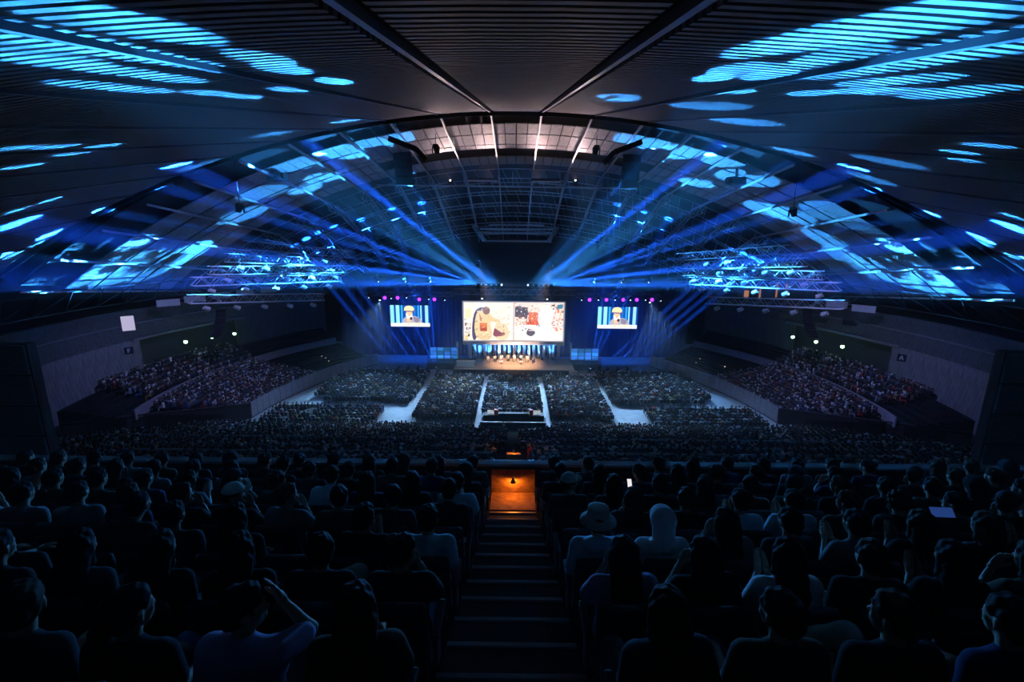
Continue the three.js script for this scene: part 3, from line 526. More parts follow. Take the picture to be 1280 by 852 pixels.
const R2 = [[785, 172, 0.012, 0.35], [815, 180, 0.013, 0.45], [848, 190, 0.016, 0.6], [835, 165, 0.011, 0.5], [905, 200, 0.014, 0.5], [930, 222, 0.016, 0.6], [870, 228, 0.014, 0.55], [960, 262, 0.015, 0.5], [985, 268, 0.015, 0.5], [1055, 270, 0.018, 0.35], [1030, 298, 0.012, 0.5], [1065, 326, 0.014, 1.6], [1100, 333, 0.014, 1.8], [1135, 340, 0.014, 1.7], [1168, 346, 0.012, 1.5]];
const POWER = 155000;
[[-1, L1, near], [1, R1, near], [-1, L2, shell], [1, R2, shell]].forEach(([m, list, on]) => list.forEach(([px, py, half, gain], i) => throwAt(m, i + 1, px, py, on, half * (on === shell ? 4.4 : gain < 0.5 ? 2.5 : 1), CYAN, POWER * gain * (on === shell ? 0.24 : gain < 0.5 ? 0.75 : 1.2))));
// blue fans into the side trusses, and wider cyan heads that rake along them
for (const m of [-1, 1]) {
  [[140, 222], [172, 246], [150, 262], [205, 270], [240, 296], [190, 300], [270, 310], [300, 326], [240, 330], [330, 340], [280, 350], [350, 356]].forEach(([dx, py], i) => spot(heads[m][i % 6], P(642 + m * dx, py + m * 1.5, 61 - i * 0.7), i % 3 ? DEEP : BLUE, 3000000, 0.010 + (i % 3) * 0.005, 0.25));
  [[350, 320], [310, 338], [385, 345], [340, 362]].forEach(([dx, py], i) => spot(heads[m][i + 1], P(642 + m * dx, py + m * 2, 58), CYAN, 300000, 0.03, 0.5));
}
// two wide dim cyan heads sweep the balcony rows
for (const m of [-1, 1]) spot(heads[m][3], V(-m * 5, 18.4, -3.5), CYAN, 9000, 0.1, 0.8);
// ---- front wash over arena floor and stage, from lamps hung under the roof
for (const [x, y, z, tx, tz, power, half, c, what] of [[-8, 31, -49, -6, -68, 1000, 0.26, lin(0.5, 0.76, 1), 'cool wash light in the roof gap over the middle floor blocks'], [8, 31, -49, 6, -68, 1000, 0.26, lin(0.5, 0.76, 1), 'cool wash light in the roof gap over the middle floor blocks'],
  [-5.5, rigY - 0.61, -RIG + 0.6, -8, -60, 5200, 0.55, lin(0.32, 0.62, 1), 'cool wash light under the heavy truss facing the audience'], [5.5, rigY - 0.61, -RIG + 0.6, 8, -60, 5200, 0.55, lin(0.32, 0.62, 1), 'cool wash light under the heavy truss facing the audience'], [-23, rigY - 1.09, -RIG, -22, -60, 4200, 0.55, lin(0.25, 0.58, 1), 'cool wash light at the end of a side truss facing the audience'], [23, rigY - 1.09, -RIG, 22, -60, 4200, 0.55, lin(0.25, 0.58, 1), 'cool wash light at the end of a side truss facing the audience']]) {
  const at = V(x, y, z), to = V(tx, 0, tz);
  movingHead(at, to, glow.white, what, 'cool wash lights', false, y > 20 ? 1 : 0); spot(at, to, c, power, half, 0.8);
}
for (const x of [-5, 5]) { const at = V(x, 19, -63), to = V(x * 0.2, 1.6, -78); movingHead(at, to, glow.warm, 'warm key light on a long rod aimed down at the stage', 'stage key lights', false, 10); spot(at, to, lin(1, 0.68, 0.48), 4200, 0.22, 0.6); }
// warm work lights on the middle ceiling panels
for (const x of [-13, -5, 5, 13]) { const at = P(641 + x * 6, 233, 70).add(V(0, 0.86, 0)), to = shell.hit(641 + x * 7, 178).p; movingHead(at, to, glow.warm, 'warm work light under the roof pointing up at the middle ceiling panels', 'work lights', true); spot(at, to, lin(1, 0.7, 0.66), 330, 0.5, 0.9); }
// dim lavender house light over the side stands
for (const m of [-1, 1]) { const at = V(m * 27, 25, -46), to = V(m * 42, 4, -56); movingHead(at, to, glow.blue, m < 0 ? 'lavender wash light over the F side stand' : 'lavender wash light over the A side stand', undefined, false, 4); spot(at, to, lin(0.36, 0.38, 1), 700, 0.62, 0.9); }
// blue flood on the curtains
for (const m of [-1, 1]) { const at = V(m * 17, rigY + 1.1, -RIG), to = V(m * 19, 4, -88); movingHead(at, to, glow.blue, m < 0 ? 'blue flood on the side truss by the F block' : 'blue flood on the side truss by the A block', undefined, true); spot(at, to, lin(0.008, 0.13, 1), 800, 0.85, 1); }

// ---------------------------------------------------------------- hanging things under the roof
for (const m of [-1, 1]) {
  const who = m < 0 ? 'F' : 'A';
  // line array of speaker cabinets, bent like a banana
  const top = m < 0 ? P(276, 386, 60) : P(1010, 385, 60), la = thing('line_array', 'black banana shaped line array speaker hanging in front of the ' + who + ' block wall', 'speaker', top.toArray());
  let p = V(0, 0, 0), a = 0.05;
  for (let i = 0; i < 11; i++) {
    const g = rbox(1.15, 0.34, 0.75, 0.04, 0, -0.18, 0).rotateX(a).rotateY(m * -0.5).translate(m * -p.y * 0.0 + (m < 0 ? 1 : 1) * p.x, p.y, p.z);
    part('speaker_cabinet', g, M.black, la); p = p.clone().add(V(m * (0.02 + i * 0.012), -0.34 * Math.cos(a), Math.sin(a) * 0.3)); a += 0.045;
  }
  part('bumper_frame', box(1.3, 0.14, 1.1, 0, 0.12, 0), M.darkSteel, la); for (const x of [-0.4, 0.4]) part('chain', bar(V(x, 0.15, 0), V(x, 6, 0), 0.03, 5), M.darkSteel, la);
  // speaker cluster hung high in front of the shell
  const c = m < 0 ? P(506, 232, 62) : P(786, 236, 62), hc = thing('speaker_cluster', 'black speaker cluster hanging high under the roof on the ' + who + ' block side', 'speaker', c.toArray());
  for (let i = 0; i < 4; i++) part('speaker_cabinet', rbox(2.2, 1.0, 1.5, 0.08, m * i * 0.06, 0.5 + i * 1.05, 0).rotateY(m * -0.3), M.black, hc);
  part('hanging_frame', join([box(3.4, 0.16, 0.16, 0, 4.6, 0), box(0.12, 1.6, 0.12, -1.2, 5.3, 0), box(0.12, 1.6, 0.12, 1.2, 5.3, 0)]), M.darkSteel, hc);
  const ct = thing('rigging_catwalk', 'black angular catwalk end under the ceiling panels on the ' + who + ' block side', 'catwalk', (m < 0 ? P(506, 180, 50.5) : P(782, 184, 50.5)).toArray());
  part('walkway', join([beam(V(-m * 1.2, -0.5, 0), V(m * 1.6, 0.5, 0), 0.7, 0.5), beam(V(-m * 1.2, -0.5, 0), V(-m * 2.2, -1.6, 0), 0.6, 0.5)]), M.black, ct);
  // big follow lamp on the ceiling panels
  const fl = m < 0 ? P(346, 221, 56) : P(920, 226, 56), f = thing('ceiling_projector', 'dark projector box hanging in front of the ceiling panels, ' + who + ' block side', 'projector', fl.toArray(), m * 0.5);
  part('body', rbox(2.2, 0.8, 1.2, 0.1), M.darkSteel, f); part('bracket', box(0.2, 1.1, 0.2, 0, 0.8, 0), M.darkSteel, f); part('lens_tube', new THREE.CylinderGeometry(0.3, 0.34, 0.6, 14).rotateZ(Math.PI / 2), M.black, f, [-m * 1.3, 0, 0]);
  // catwalks with lamp rows along the side trusses
  [[236, 374, 404, 371, 54, 68], [240, 352, 425, 347, 53, 68], [262, 338, 432, 336, 54, 68], [282, 322, 425, 328, 55, 67], [305, 306, 440, 318, 56, 67]].forEach(([ax, ay, bx, by, fa, fb], i) => {
    const A = P(ax, ay, fa), B = P(bx, by, fb); if (m > 0) { A.x *= -1; B.x *= -1; }
    truss('catwalk_truss', ['lowest', 'second lowest', 'middle', 'second highest', 'highest'][i] + ' pale catwalk truss in the roof of the ' + who + ' side', A, B, 1.0, 20).traverse((o) => { if (o.isMesh) o.material = M.steel; });
    for (let k = 0; k < 5; k++) {
      const w = A.clone().lerp(B, (k + 0.5) / 5).add(V(0, -1.15, 0)), g = thing('par_lamp', 'unlit pale par lamp clamped under a catwalk truss, ' + who + ' side', 'stage light', w.toArray(), m * 0.6, 'par lamps on the ' + who + ' side catwalks');
      part('can', new THREE.CylinderGeometry(0.24, 0.3, 0.7, 10, 1, true).rotateX(1.1), std(lin(0.55, 0.56, 0.58), 0.4, { metalness: 0.4, side: THREE.DoubleSide }), g); part('clamp', box(0.08, 0.5, 0.08, 0, 0.395, 0), M.darkSteel, g);
    }
  });
  // roof edge lattice low at the side
  const list = []; for (let k = 0; k < 14; k++) { const s = k / 14, s1 = (k + 1) / 14; const a0 = onCurve(STAND.wall, s, m, 14.2), a1 = onCurve(STAND.wall, s1, m, 14.2), b0 = a0.clone().add(V(-m * 2.2, 2.4, 1)), b1 = a1.clone().add(V(-m * 2.2, 2.4, 1)); list.push(bar(a0, a1, 0.09, 5), bar(b0, b1, 0.09, 5), bar(a0, b1, 0.06, 4), bar(a0, b0, 0.06, 4)); }
  struct('beam_edge', join(list), M.darkSteel, 'dark lattice beam resting along the top of the concrete wall');
  // pale translucent boards under the side catwalks
  for (let i = 0; i < 5; i++) { const b = onCurve(STAND.wall, 0.46 + i * 0.075, m, 0), q = b.add(V(-m * 4, 14.0, 0)); solo('roof_board', box(2.6, 0.9, 0.08).rotateY(m * -0.9).translate(q.x, q.y, q.z), M.white, 'pale board under the side catwalks above the ' + who + ' block wall', 'board', 'pale boards on the ' + who + ' side'); }
}
// small lit info screen at the F side, hanging from the roof edge
{
  const q = P(160, 404, 44), s = thing('info_screen', 'small white glowing screen hanging in front of the dark roof edge', 'screen', q.toArray(), 0.7);
  part('display', rbox(1.0, 1.45, 0.06, 0.02), glowing(lin(0.62, 0.58, 0.85), 0.8), s); part('hanger', bar(V(0, 0.7, -0.05), V(0, 3.2, -0.05), 0.04), M.darkSteel, s); part('backing', box(1.06, 1.5, 0.06, 0, 0, -0.07), M.black, s);
  const l = new THREE.RectAreaLight(lin(0.72, 0.68, 1), 0.6, 1, 1.45); l.name = 'info_screen_light'; l.position.copy(q).add(V(0.05, 0, 0.06)); l.lookAt(q.x + 6, q.y, q.z + 8); scene.add(l);
}
// orange lit booth windows high on the A side
for (const [px, py, w] of [[933, 367, 0.9], [950, 366, 0.3], [971, 363, 0.3], [983, 362, 0.35], [1002, 364, 0.35]]) {
  const q = P(px, py, 69), s = thing('window_light', 'upright warm lit slot of the booth above the A block wall', 'lamp', q.toArray(), -0.4, 'warm booth slots');
  part('light_slot', box(w * 0.7, w > 0.6 ? 1.0 : 2.0, 0.06), glowing(lin(0.9, 0.36, 0.16), 0.45), s); part('frame', join([box(0.08, 2.4, 0.1, -w * 0.5, 0, 0), box(0.08, 2.4, 0.1, w * 0.5, 0, 0)]), M.darkSteel, s);
}
{
  const c = P(967, 366, 69.6), b = thing('control_booth', 'dark booth box behind the warm lit slots above the A block wall', 'booth', c.toArray(), -0.4);
  part('back_panel', box(11, 3.2, 0.2, 0, 0, -0.3), M.deck, b); part('sill', box(11, 0.2, 0.6, 0, -1.6, 0), M.concreteDark, b); part('roof', box(11, 0.2, 0.8, 0, 1.6, 0), M.concreteDark, b);
}
// dark windows in the A side wall
for (const [px, py, w] of [[983, 395.5, 2.6], [1027, 400.5, 2.2], [1069, 404.5, 3.2]]) {
  const d = ray(px, py); let best = null; for (let i = 0; i <= 200; i++) { const q = onCurve(STAND.wall, i / 200, 1, 0), k = Math.abs(q.x / -q.z - d.x / -d.z); if (!best || k < best.k) best = { k, q }; }
  const q = P(px, py, -best.q.z - 0.5), s = thing('wall_window', 'wide dark glass window high in the A block wall', 'window', q.toArray(), -0.95, 'dark wall windows');
  part('glass', box(w, 0.75, 0.05), M.glassDark, s); part('frame', join([box(w + 0.2, 0.1, 0.14, 0, 0.42, 0), box(w + 0.2, 0.1, 0.14, 0, -0.42, 0), box(0.1, 0.9, 0.14, -w / 2, 0, 0), box(0.1, 0.9, 0.14, w / 2, 0, 0)]), M.concreteDark, s);
}
// hanging catwalk in the middle of the roof: long pipe, ladder of bars, end rails
{
  const pipe = thing('roof_pipe', 'long pale pipe hung across the roof above the middle', 'pipe');
  part('pipe', bar(P(470, 231, 70), P(783, 235, 70), 0.12, 8), M.steel, pipe); for (const x of [520, 580, 641, 700, 760]) part('hanger', bar(P(x, 233, 70), P(x, 214, 70), 0.04, 5), M.steel, pipe);
  const lad = thing('roof_catwalk', 'dark roof catwalk of pale crossbars in the middle above the stage', 'catwalk');
  [[600, 691, 286, 84], [598, 692, 291, 82], [606, 684, 301, 80], [612, 680, 281, 86]].forEach(([x0, x1, y, F]) => part('crossbar', beam(P(x0, y, F), P(x1, y + 0.6, F), 0.3, 0.3), M.steel, lad));
  for (const [x0, y0, x1, y1] of [[591, 283, 604, 301], [698, 284, 687, 302], [594, 283, 607, 301], [695, 284, 684, 302]]) part('side_rail', beam(P(x0, y0, 86), P(x1, y1, 80), 0.2, 0.4), M.steel, lad);
  for (const x of [606, 641, 684]) part('hanger', bar(P(x, 290, 83), P(x, 250, 83), 0.05, 5), M.darkSteel, lad);
  for (const [x0, x1, y] of [[585, 622, 225.5], [664, 700, 226.5]]) { const b = thing('strip_fixture', 'short pale strip fixture beneath the middle ceiling panels', 'fixture', [0, 0, 0], 0, 'strip fixtures'); part('tube', bar(P(x0, y, 68), P(x1, y + 0.3, 68), 0.16, 8), M.white, b); part('bracket', beam(P(x0, y - 2, 68), P(x1, y - 1.7, 68), 0.3, 0.3), M.darkSteel, b); }
}

// ---------------------------------------------------------------- far crowds: uncountable seated spectators
const crowdBody = (() => {
  const torso = new THREE.CylinderGeometry(0.15, 0.17, 0.5, 7, 2).scale(1.25, 1, 0.85).translate(0, 0.72, 0.02), sh = new THREE.SphereGeometry(0.16, 7, 4).scale(1.35, 0.7, 0.85).translate(0, 0.94, 0.02);
  const arm = (s) => new THREE.CylinderGeometry(0.055, 0.045, 0.36, 5).rotateX(0.5).translate(s * 0.24, 0.78, -0.06), fore = (s) => new THREE.CylinderGeometry(0.045, 0.04, 0.28, 5).rotateX(1.4).translate(s * 0.17, 0.62, -0.24);
  const leg = (s) => new THREE.CylinderGeometry(0.075, 0.06, 0.45, 5).rotateX(Math.PI / 2).translate(s * 0.1, 0.52, -0.22), shin = (s) => new THREE.CylinderGeometry(0.055, 0.045, 0.48, 5).translate(s * 0.1, 0.26, -0.45);
  return join([torso, sh, arm(-1), arm(1), fore(-1), fore(1), leg(-1), leg(1), shin(-1), shin(1)]);
})();
const crowdHead = join([new THREE.SphereGeometry(0.105, 8, 6).scale(0.85, 1.12, 1).translate(0, 1.17, 0), new THREE.CylinderGeometry(0.05, 0.055, 0.12, 6).translate(0, 1.03, 0.02)]);
const crowdHair = new THREE.SphereGeometry(0.118, 8, 5, 0, Math.PI * 2, 0, 1.75).scale(0.9, 1.08, 1.02).rotateX(0.45).translate(0, 1.19, 0.012);
const crowdChair = join([box(0.44, 0.04, 0.42, 0, 0.43, -0.02), box(0.44, 0.42, 0.04, 0, 0.72, 0.22), ...[[-0.2, -0.2], [0.2, -0.2], [-0.2, 0.2], [0.2, 0.2]].map(([x, z]) => box(0.03, 0.43, 0.03, x, 0.215, z))]);
const clothes = [...Array(6).fill([0.016, 0.016, 0.02]), ...Array(4).fill([0.03, 0.04, 0.07]), [0.06, 0.06, 0.07], [0.1, 0.09, 0.1], [0.7, 0.7, 0.72], [0.78, 0.78, 0.78], [0.6, 0.62, 0.66], [0.3, 0.36, 0.46], [0.05, 0.1, 0.26], [0.36, 0.35, 0.35], [0.45, 0.04, 0.04], [0.12, 0.09, 0.06], [0.55, 0.4, 0.16], [0.16, 0.16, 0.18]];
const clothMat = std(0xffffff, 0.9), skinMat = std(0xffffff, 0.6), hairMat = std(0xffffff, 0.7);
function crowd(name, label, spots, chairs = true) {
  const g = thing(name, label, 'crowd'); g.userData.kind = 'stuff';
  const make = (n, geo, mat) => { const im = new THREE.InstancedMesh(geo, mat, spots.length); im.name = n; im.castShadow = im.receiveShadow = true; g.add(im); return im; };
  const b = make('bodies', crowdBody, clothMat), h = make('heads', crowdHead, skinMat), hr = make('hair', crowdHair, hairMat), ch = chairs ? make('chairs', crowdChair, M.seatShell) : null, o = new THREE.Object3D(), c = new THREE.Color();
  spots.forEach(([x, y, z, turn], i) => {
    o.position.set(x, y, z); o.rotation.set(0, turn, 0); o.scale.setScalar(1); o.updateMatrix(); ch?.setMatrixAt(i, o.matrix);
    o.position.x += rr(-0.06, 0.06); o.position.z += rr(-0.06, 0.06); o.rotation.set(rr(-0.12, 0.08), turn + rr(-0.35, 0.35), rr(-0.05, 0.05)); o.scale.setScalar(rr(0.92, 1.06)); o.updateMatrix();
    b.setMatrixAt(i, o.matrix); h.setMatrixAt(i, o.matrix); hr.setMatrixAt(i, o.matrix);
    const k = pick(clothes), v = rr(0.8, 1.15); b.setColorAt(i, c.setRGB(k[0] * v, k[1] * v, k[2] * v));
    const t = rr(0.75, 1.1); h.setColorAt(i, c.setRGB(0.52 * t, 0.32 * t, 0.23 * t));
    const w = rnd(); hr.setColorAt(i, w < 0.78 ? c.setRGB(0.012, 0.01, 0.01) : w < 0.9 ? c.setRGB(0.09, 0.05, 0.03) : w < 0.95 ? c.setRGB(0.5, 0.5, 0.52) : c.setRGB(0.7, 0.7, 0.7));
  });
}
const block = (x0, x1, z0, z1, keep, fill = 0.93) => { const s = []; for (let z = z0; z > z1; z -= 0.92) for (let x = x0; x <= x1; x += 0.54) if (rnd() < fill && (!keep || keep(x, z))) s.push([x, 0, z, 0]); return s; };
crowd('seated_crowd', 'dense seated crowd in the middle floor block facing the stage', block(-3.95, 3.95, -56.4, -72.6));
crowd('seated_crowd', 'dense seated crowd in the inner floor block on the F side', block(-12.7, -4.95, -54.6, -72.6));
crowd('seated_crowd', 'dense seated crowd in the inner floor block on the A side', block(4.95, 12.7, -54.6, -72.6));
crowd('seated_crowd', 'dense seated crowd in the outer floor block on the F side', block(-28.5, -14, -60.6, -75, (x, z) => x > -30 + (-60 - z) * 0.12 && (x > -26.5 || z < -62)));
crowd('seated_crowd', 'dense seated crowd in the outer floor block on the A side', block(14, 28.5, -60.6, -75, (x, z) => x < 30 - (-60 - z) * 0.12 && (x < 26.5 || z < -62)));
crowd('seated_crowd', 'seated crowd in the rear corner block of the arena floor, F side', block(-31, -17.5, -52.6, -57.4));
crowd('seated_crowd', 'seated crowd in the rear corner block of the arena floor, A side', block(17.5, 31, -52.6, -57.4));
for (const m of [-1, 1]) {
  const s1 = [], s2 = [], who = m < 0 ? 'F' : 'A';
  for (let r = 0; r < 14; r++) { const c = mid(STAND.front, STAND.back, (r + 0.5) / 14), L = 30; for (let i = 1; i < L; i++) for (let q = 0; q < 2; q++) { const s = 0.015 + (i + q * 0.5) / L * 0.56; if (rnd() < 0.93) { const p = onCurve(c, s, m, 0.7 + 2.5 * r / 13), p2 = onCurve(c, s + 0.02, m, 0); s1.push([p.x, p.y, p.z, Math.atan2(p2.x - p.x, p2.z - p.z) + (m < 0 ? Math.PI * 1.5 + 0.5 : Math.PI / 2 - 0.5)]); } } }
  for (let r = 0; r < 6; r++) { const c = mid(STAND.front2, STAND.back2, (r + 0.5) / 6), L = 34; for (let i = 1; i < L; i++) for (let q = 0; q < 2; q++) { const s = 0.13 + (i + q * 0.5) / L * 0.5; if (rnd() < 0.85) { const p = onCurve(c, s, m, 3.5 + 1.9 * r / 5), p2 = onCurve(c, s + 0.02, m, 0); s2.push([p.x, p.y, p.z, Math.atan2(p2.x - p.x, p2.z - p.z) + (m < 0 ? Math.PI * 1.5 + 0.5 : Math.PI / 2 - 0.5)]); } } }
  crowd('seated_crowd', `seated crowd filling the lower side stand under the ${who} block sign`, s1); crowd('seated_crowd', `seated crowd filling the upper side stand under the ${who} block sign`, s2);
}
{
  const s = []; for (const [z, h] of rowsRear) for (let x = -35; x <= 35; x += 0.55) if (Math.abs(x) > (z > -34 ? 1.1 : 0.65) && z > -50.5 && !(Math.abs(x) < 4.3 && z < -46) && rnd() < 0.9) s.push([x, h, z + 0.5, 0]);
  crowd('seated_crowd', 'seated crowd in the rear stand between the handrails', s);
}
const stepGlow = glowing(lin(1, 0.55, 0.32), 1.6);
// ---------------------------------------------------------------- control desk in the arena, rear booth panels
{
  const d = thing('mixing_desk', 'dark mixing desk with lit monitors at the rear of the middle floor block', 'desk', [0, 0, -54.4]);
  part('desk_top', box(7.6, 0.08, 1.2, 0, 0.95, 0), M.black, d); part('front_panel', box(7.6, 0.95, 0.08, 0, 0.47, 0.56), M.black, d); part('rack', box(3.8, 1.5, 0.6, 0, 0.75, 0.9), M.black, d); part('platform', box(8.2, 0.2, 3, 0, 0.1, 0.6), M.stageFace, d);
  for (const x of [-2.9, 2.3, 3.0]) { part('monitor', box(0.8, 0.5, 0.05, x, 1.3, 0.2), glowing(lin(0.75, 0.8, 0.85), 0.5), d); part('monitor_stand', box(0.08, 0.3, 0.08, x, 1.05, 0.2), M.black, d); }
  for (const x of [-2.2, 2.2]) part('equipment_case', box(0.5, 0.7, 0.5, x, 1.34, 0.3), std(lin(0.6, 0.04, 0.03), 0.6), d);
  for (let k = 0; k < 2; k++) { const [x0, x1] = k ? [-1.15, 3.8] : [-3.95, -1.25], b = thing('booth_panel', k ? 'longer grey booth panel at the foot of the rear stand' : 'shorter grey booth panel at the foot of the rear stand', 'panel', [(x0 + x1) / 2, 0.35, -50.2]); part('panel', box(x1 - x0, 1.2, 0.1, 0, 0.6, 0), M.concreteDark, b); part('top_rail', box(x1 - x0, 0.1, 0.2, 0, 1.24, 0), M.rail, b); for (const s of [-1, 1]) part('end_post', box(0.1, 1.2, 0.14, s * (x1 - x0 - 0.1) / 2, 0.6, 0.05), M.rail, b); }
  for (const [px, py] of [[386, 521], [893, 526]]) { const q = onLevel(px, py, 0.0), b = thing('barrier_stand', px < 640 ? 'white crowd barrier on the arena floor beside the F side stand' : 'white crowd barrier on the arena floor beside the A side stand', 'barrier', [q.x, 0, q.z], px < 640 ? 0.9 : -0.9); part('panel', rbox(2.2, 0.7, 0.05, 0.02, 0, 0.75, 0), M.white, b); for (const x of [-0.9, 0.9]) part('foot', box(0.06, 0.4, 0.5, x, 0.2, 0), M.darkSteel, b); }
}

// ---------------------------------------------------------------- small orange step lamps in the empty parts of the side stands
[[381, 430], [386, 435], [394, 440], [402, 445], [407, 447], [411, 451], [427, 435], [420, 430], [363, 447], [366, 449], [899, 439], [875, 448], [870, 453], [882, 447], [906, 458], [915, 455], [920, 454]].forEach(([px, py]) => {
  const g = thing('step_lamp', px < 640 ? 'tiny orange step lamp in the empty rows of the F side stand' : 'tiny orange step lamp in the empty rows of the A side stand', 'lamp', onLevel(px, py, 2.4).toArray(), 0, px < 640 ? 'F side step lamps' : 'A side step lamps');
  part('lamp_glass', new THREE.SphereGeometry(0.085, 8, 6), stepGlow, g); part('lamp_post', box(0.06, 0.5, 0.06, 0, -0.3, 0), M.darkSteel, g);
});

// ---------------------------------------------------------------- people: bodies meshed from smooth unions of tapered capsules
function netMesh(f, lo, hi, cell) {                                             // naive surface nets over a box
  const n = [0, 1, 2].map((k) => Math.ceil((hi[k] - lo[k]) / cell) + 1), [nx, ny, nz] = n, val = new Float32Array(nx * ny * nz), id = (x, y, z) => x + nx * (y + ny * z);
  for (let z = 0; z < nz; z++) for (let y = 0; y < ny; y++) for (let x = 0; x < nx; x++) val[id(x, y, z)] = f(lo[0] + x * cell, lo[1] + y * cell, lo[2] + z * cell);
  const vert = new Int32Array(nx * ny * nz).fill(-1), pos = [], nor = [], idx = [], e = cell * 0.4;
  for (let z = 0; z < nz - 1; z++) for (let y = 0; y < ny - 1; y++) for (let x = 0; x < nx - 1; x++) {
    const v = []; for (let k = 0; k < 8; k++) v.push(val[id(x + (k & 1), y + ((k >> 1) & 1), z + (k >> 2))]);
    let c = 0, px = 0, py = 0, pz = 0;
    for (let a = 0; a < 8; a++) for (const b of [1, 2, 4]) if (!(a & b)) { const p = v[a], q = v[a | b]; if ((p < 0) !== (q < 0)) { const t = p / (p - q); c++; px += (a & 1) + (b === 1 ? t : 0); py += ((a >> 1) & 1) + (b === 2 ? t : 0); pz += (a >> 2) + (b === 4 ? t : 0); } }
    if (!c) continue;
    const X = lo[0] + (x + px / c) * cell, Y = lo[1] + (y + py / c) * cell, Z = lo[2] + (z + pz / c) * cell;
    vert[id(x, y, z)] = pos.length / 3; pos.push(X, Y, Z);
    const gx = f(X + e, Y, Z) - f(X - e, Y, Z), gy = f(X, Y + e, Z) - f(X, Y - e, Z), gz = f(X, Y, Z + e) - f(X, Y, Z - e), L = Math.hypot(gx, gy, gz) || 1; nor.push(gx / L, gy / L, gz / L);
  }
  const quad = (a, b, c, d, s) => { if (a < 0 || b < 0 || c < 0 || d < 0) return; s ? idx.push(a, b, c, a, c, d) : idx.push(a, c, b, a, d, c); };
  for (let z = 1; z < nz - 1; z++) for (let y = 1; y < ny - 1; y++) for (let x = 1; x < nx - 1; x++) {
    const i = val[id(x, y, z)] < 0;
    if (i !== val[id(x + 1, y, z)] < 0) quad(vert[id(x, y - 1, z - 1)], vert[id(x, y, z - 1)], vert[id(x, y, z)], vert[id(x, y - 1, z)], i);
    if (i !== val[id(x, y + 1, z)] < 0) quad(vert[id(x - 1, y, z - 1)], vert[id(x - 1, y, z)], vert[id(x, y, z)], vert[id(x, y, z - 1)], i);
    if (i !== val[id(x, y, z + 1)] < 0) quad(vert[id(x - 1, y - 1, z)], vert[id(x, y - 1, z)], vert[id(x, y, z)], vert[id(x - 1, y, z)], i);
  }
  const g = new THREE.BufferGeometry(); g.setAttribute('position', new THREE.Float32BufferAttribute(pos, 3)); g.setAttribute('normal', new THREE.Float32BufferAttribute(nor, 3)); g.setIndex(idx); return g;
}
const smin = (a, b, k) => { const h = Math.max(k - Math.abs(a - b), 0) / k; return Math.min(a, b) - h * h * k * 0.25; };
function cone(p, a, b, ra, rb) {
  const bx = b.x - a.x, by = b.y - a.y, bz = b.z - a.z, L = bx * bx + by * by + bz * bz || 1e-9;
  const t = Math.min(1, Math.max(0, ((p.x - a.x) * bx + (p.y - a.y) * by + (p.z - a.z) * bz) / L));
  return Math.hypot(p.x - a.x - bx * t, p.y - a.y - by * t, p.z - a.z - bz * t) - (ra + (rb - ra) * t);
}
const unite = (list, k) => { const q = { x: 0, y: 0, z: 0 }; return (x, y, z) => { q.x = x; q.y = y; q.z = z; let d = 9; for (const [a, b, ra, rb] of list) d = smin(d, cone(q, a, b, ra, rb), k); return d; }; };
const grow = (list, e) => list.map(([a, b, ra, rb]) => [a, b, ra + e, rb + e]);
const bounds = (list, pad) => { const lo = [9, 9, 9], hi = [-9, -9, -9]; for (const [a, b, ra, rb] of list) for (const [p, r] of [[a, ra], [b, rb]]) p.toArray().forEach((v, i) => { lo[i] = Math.min(lo[i], v - r - pad); hi[i] = Math.max(hi[i], v + r + pad); }); return [lo, hi]; };
const meshOf = (list, k, cell) => netMesh(unite(list, k), ...bounds(list, cell * 2.5), cell);

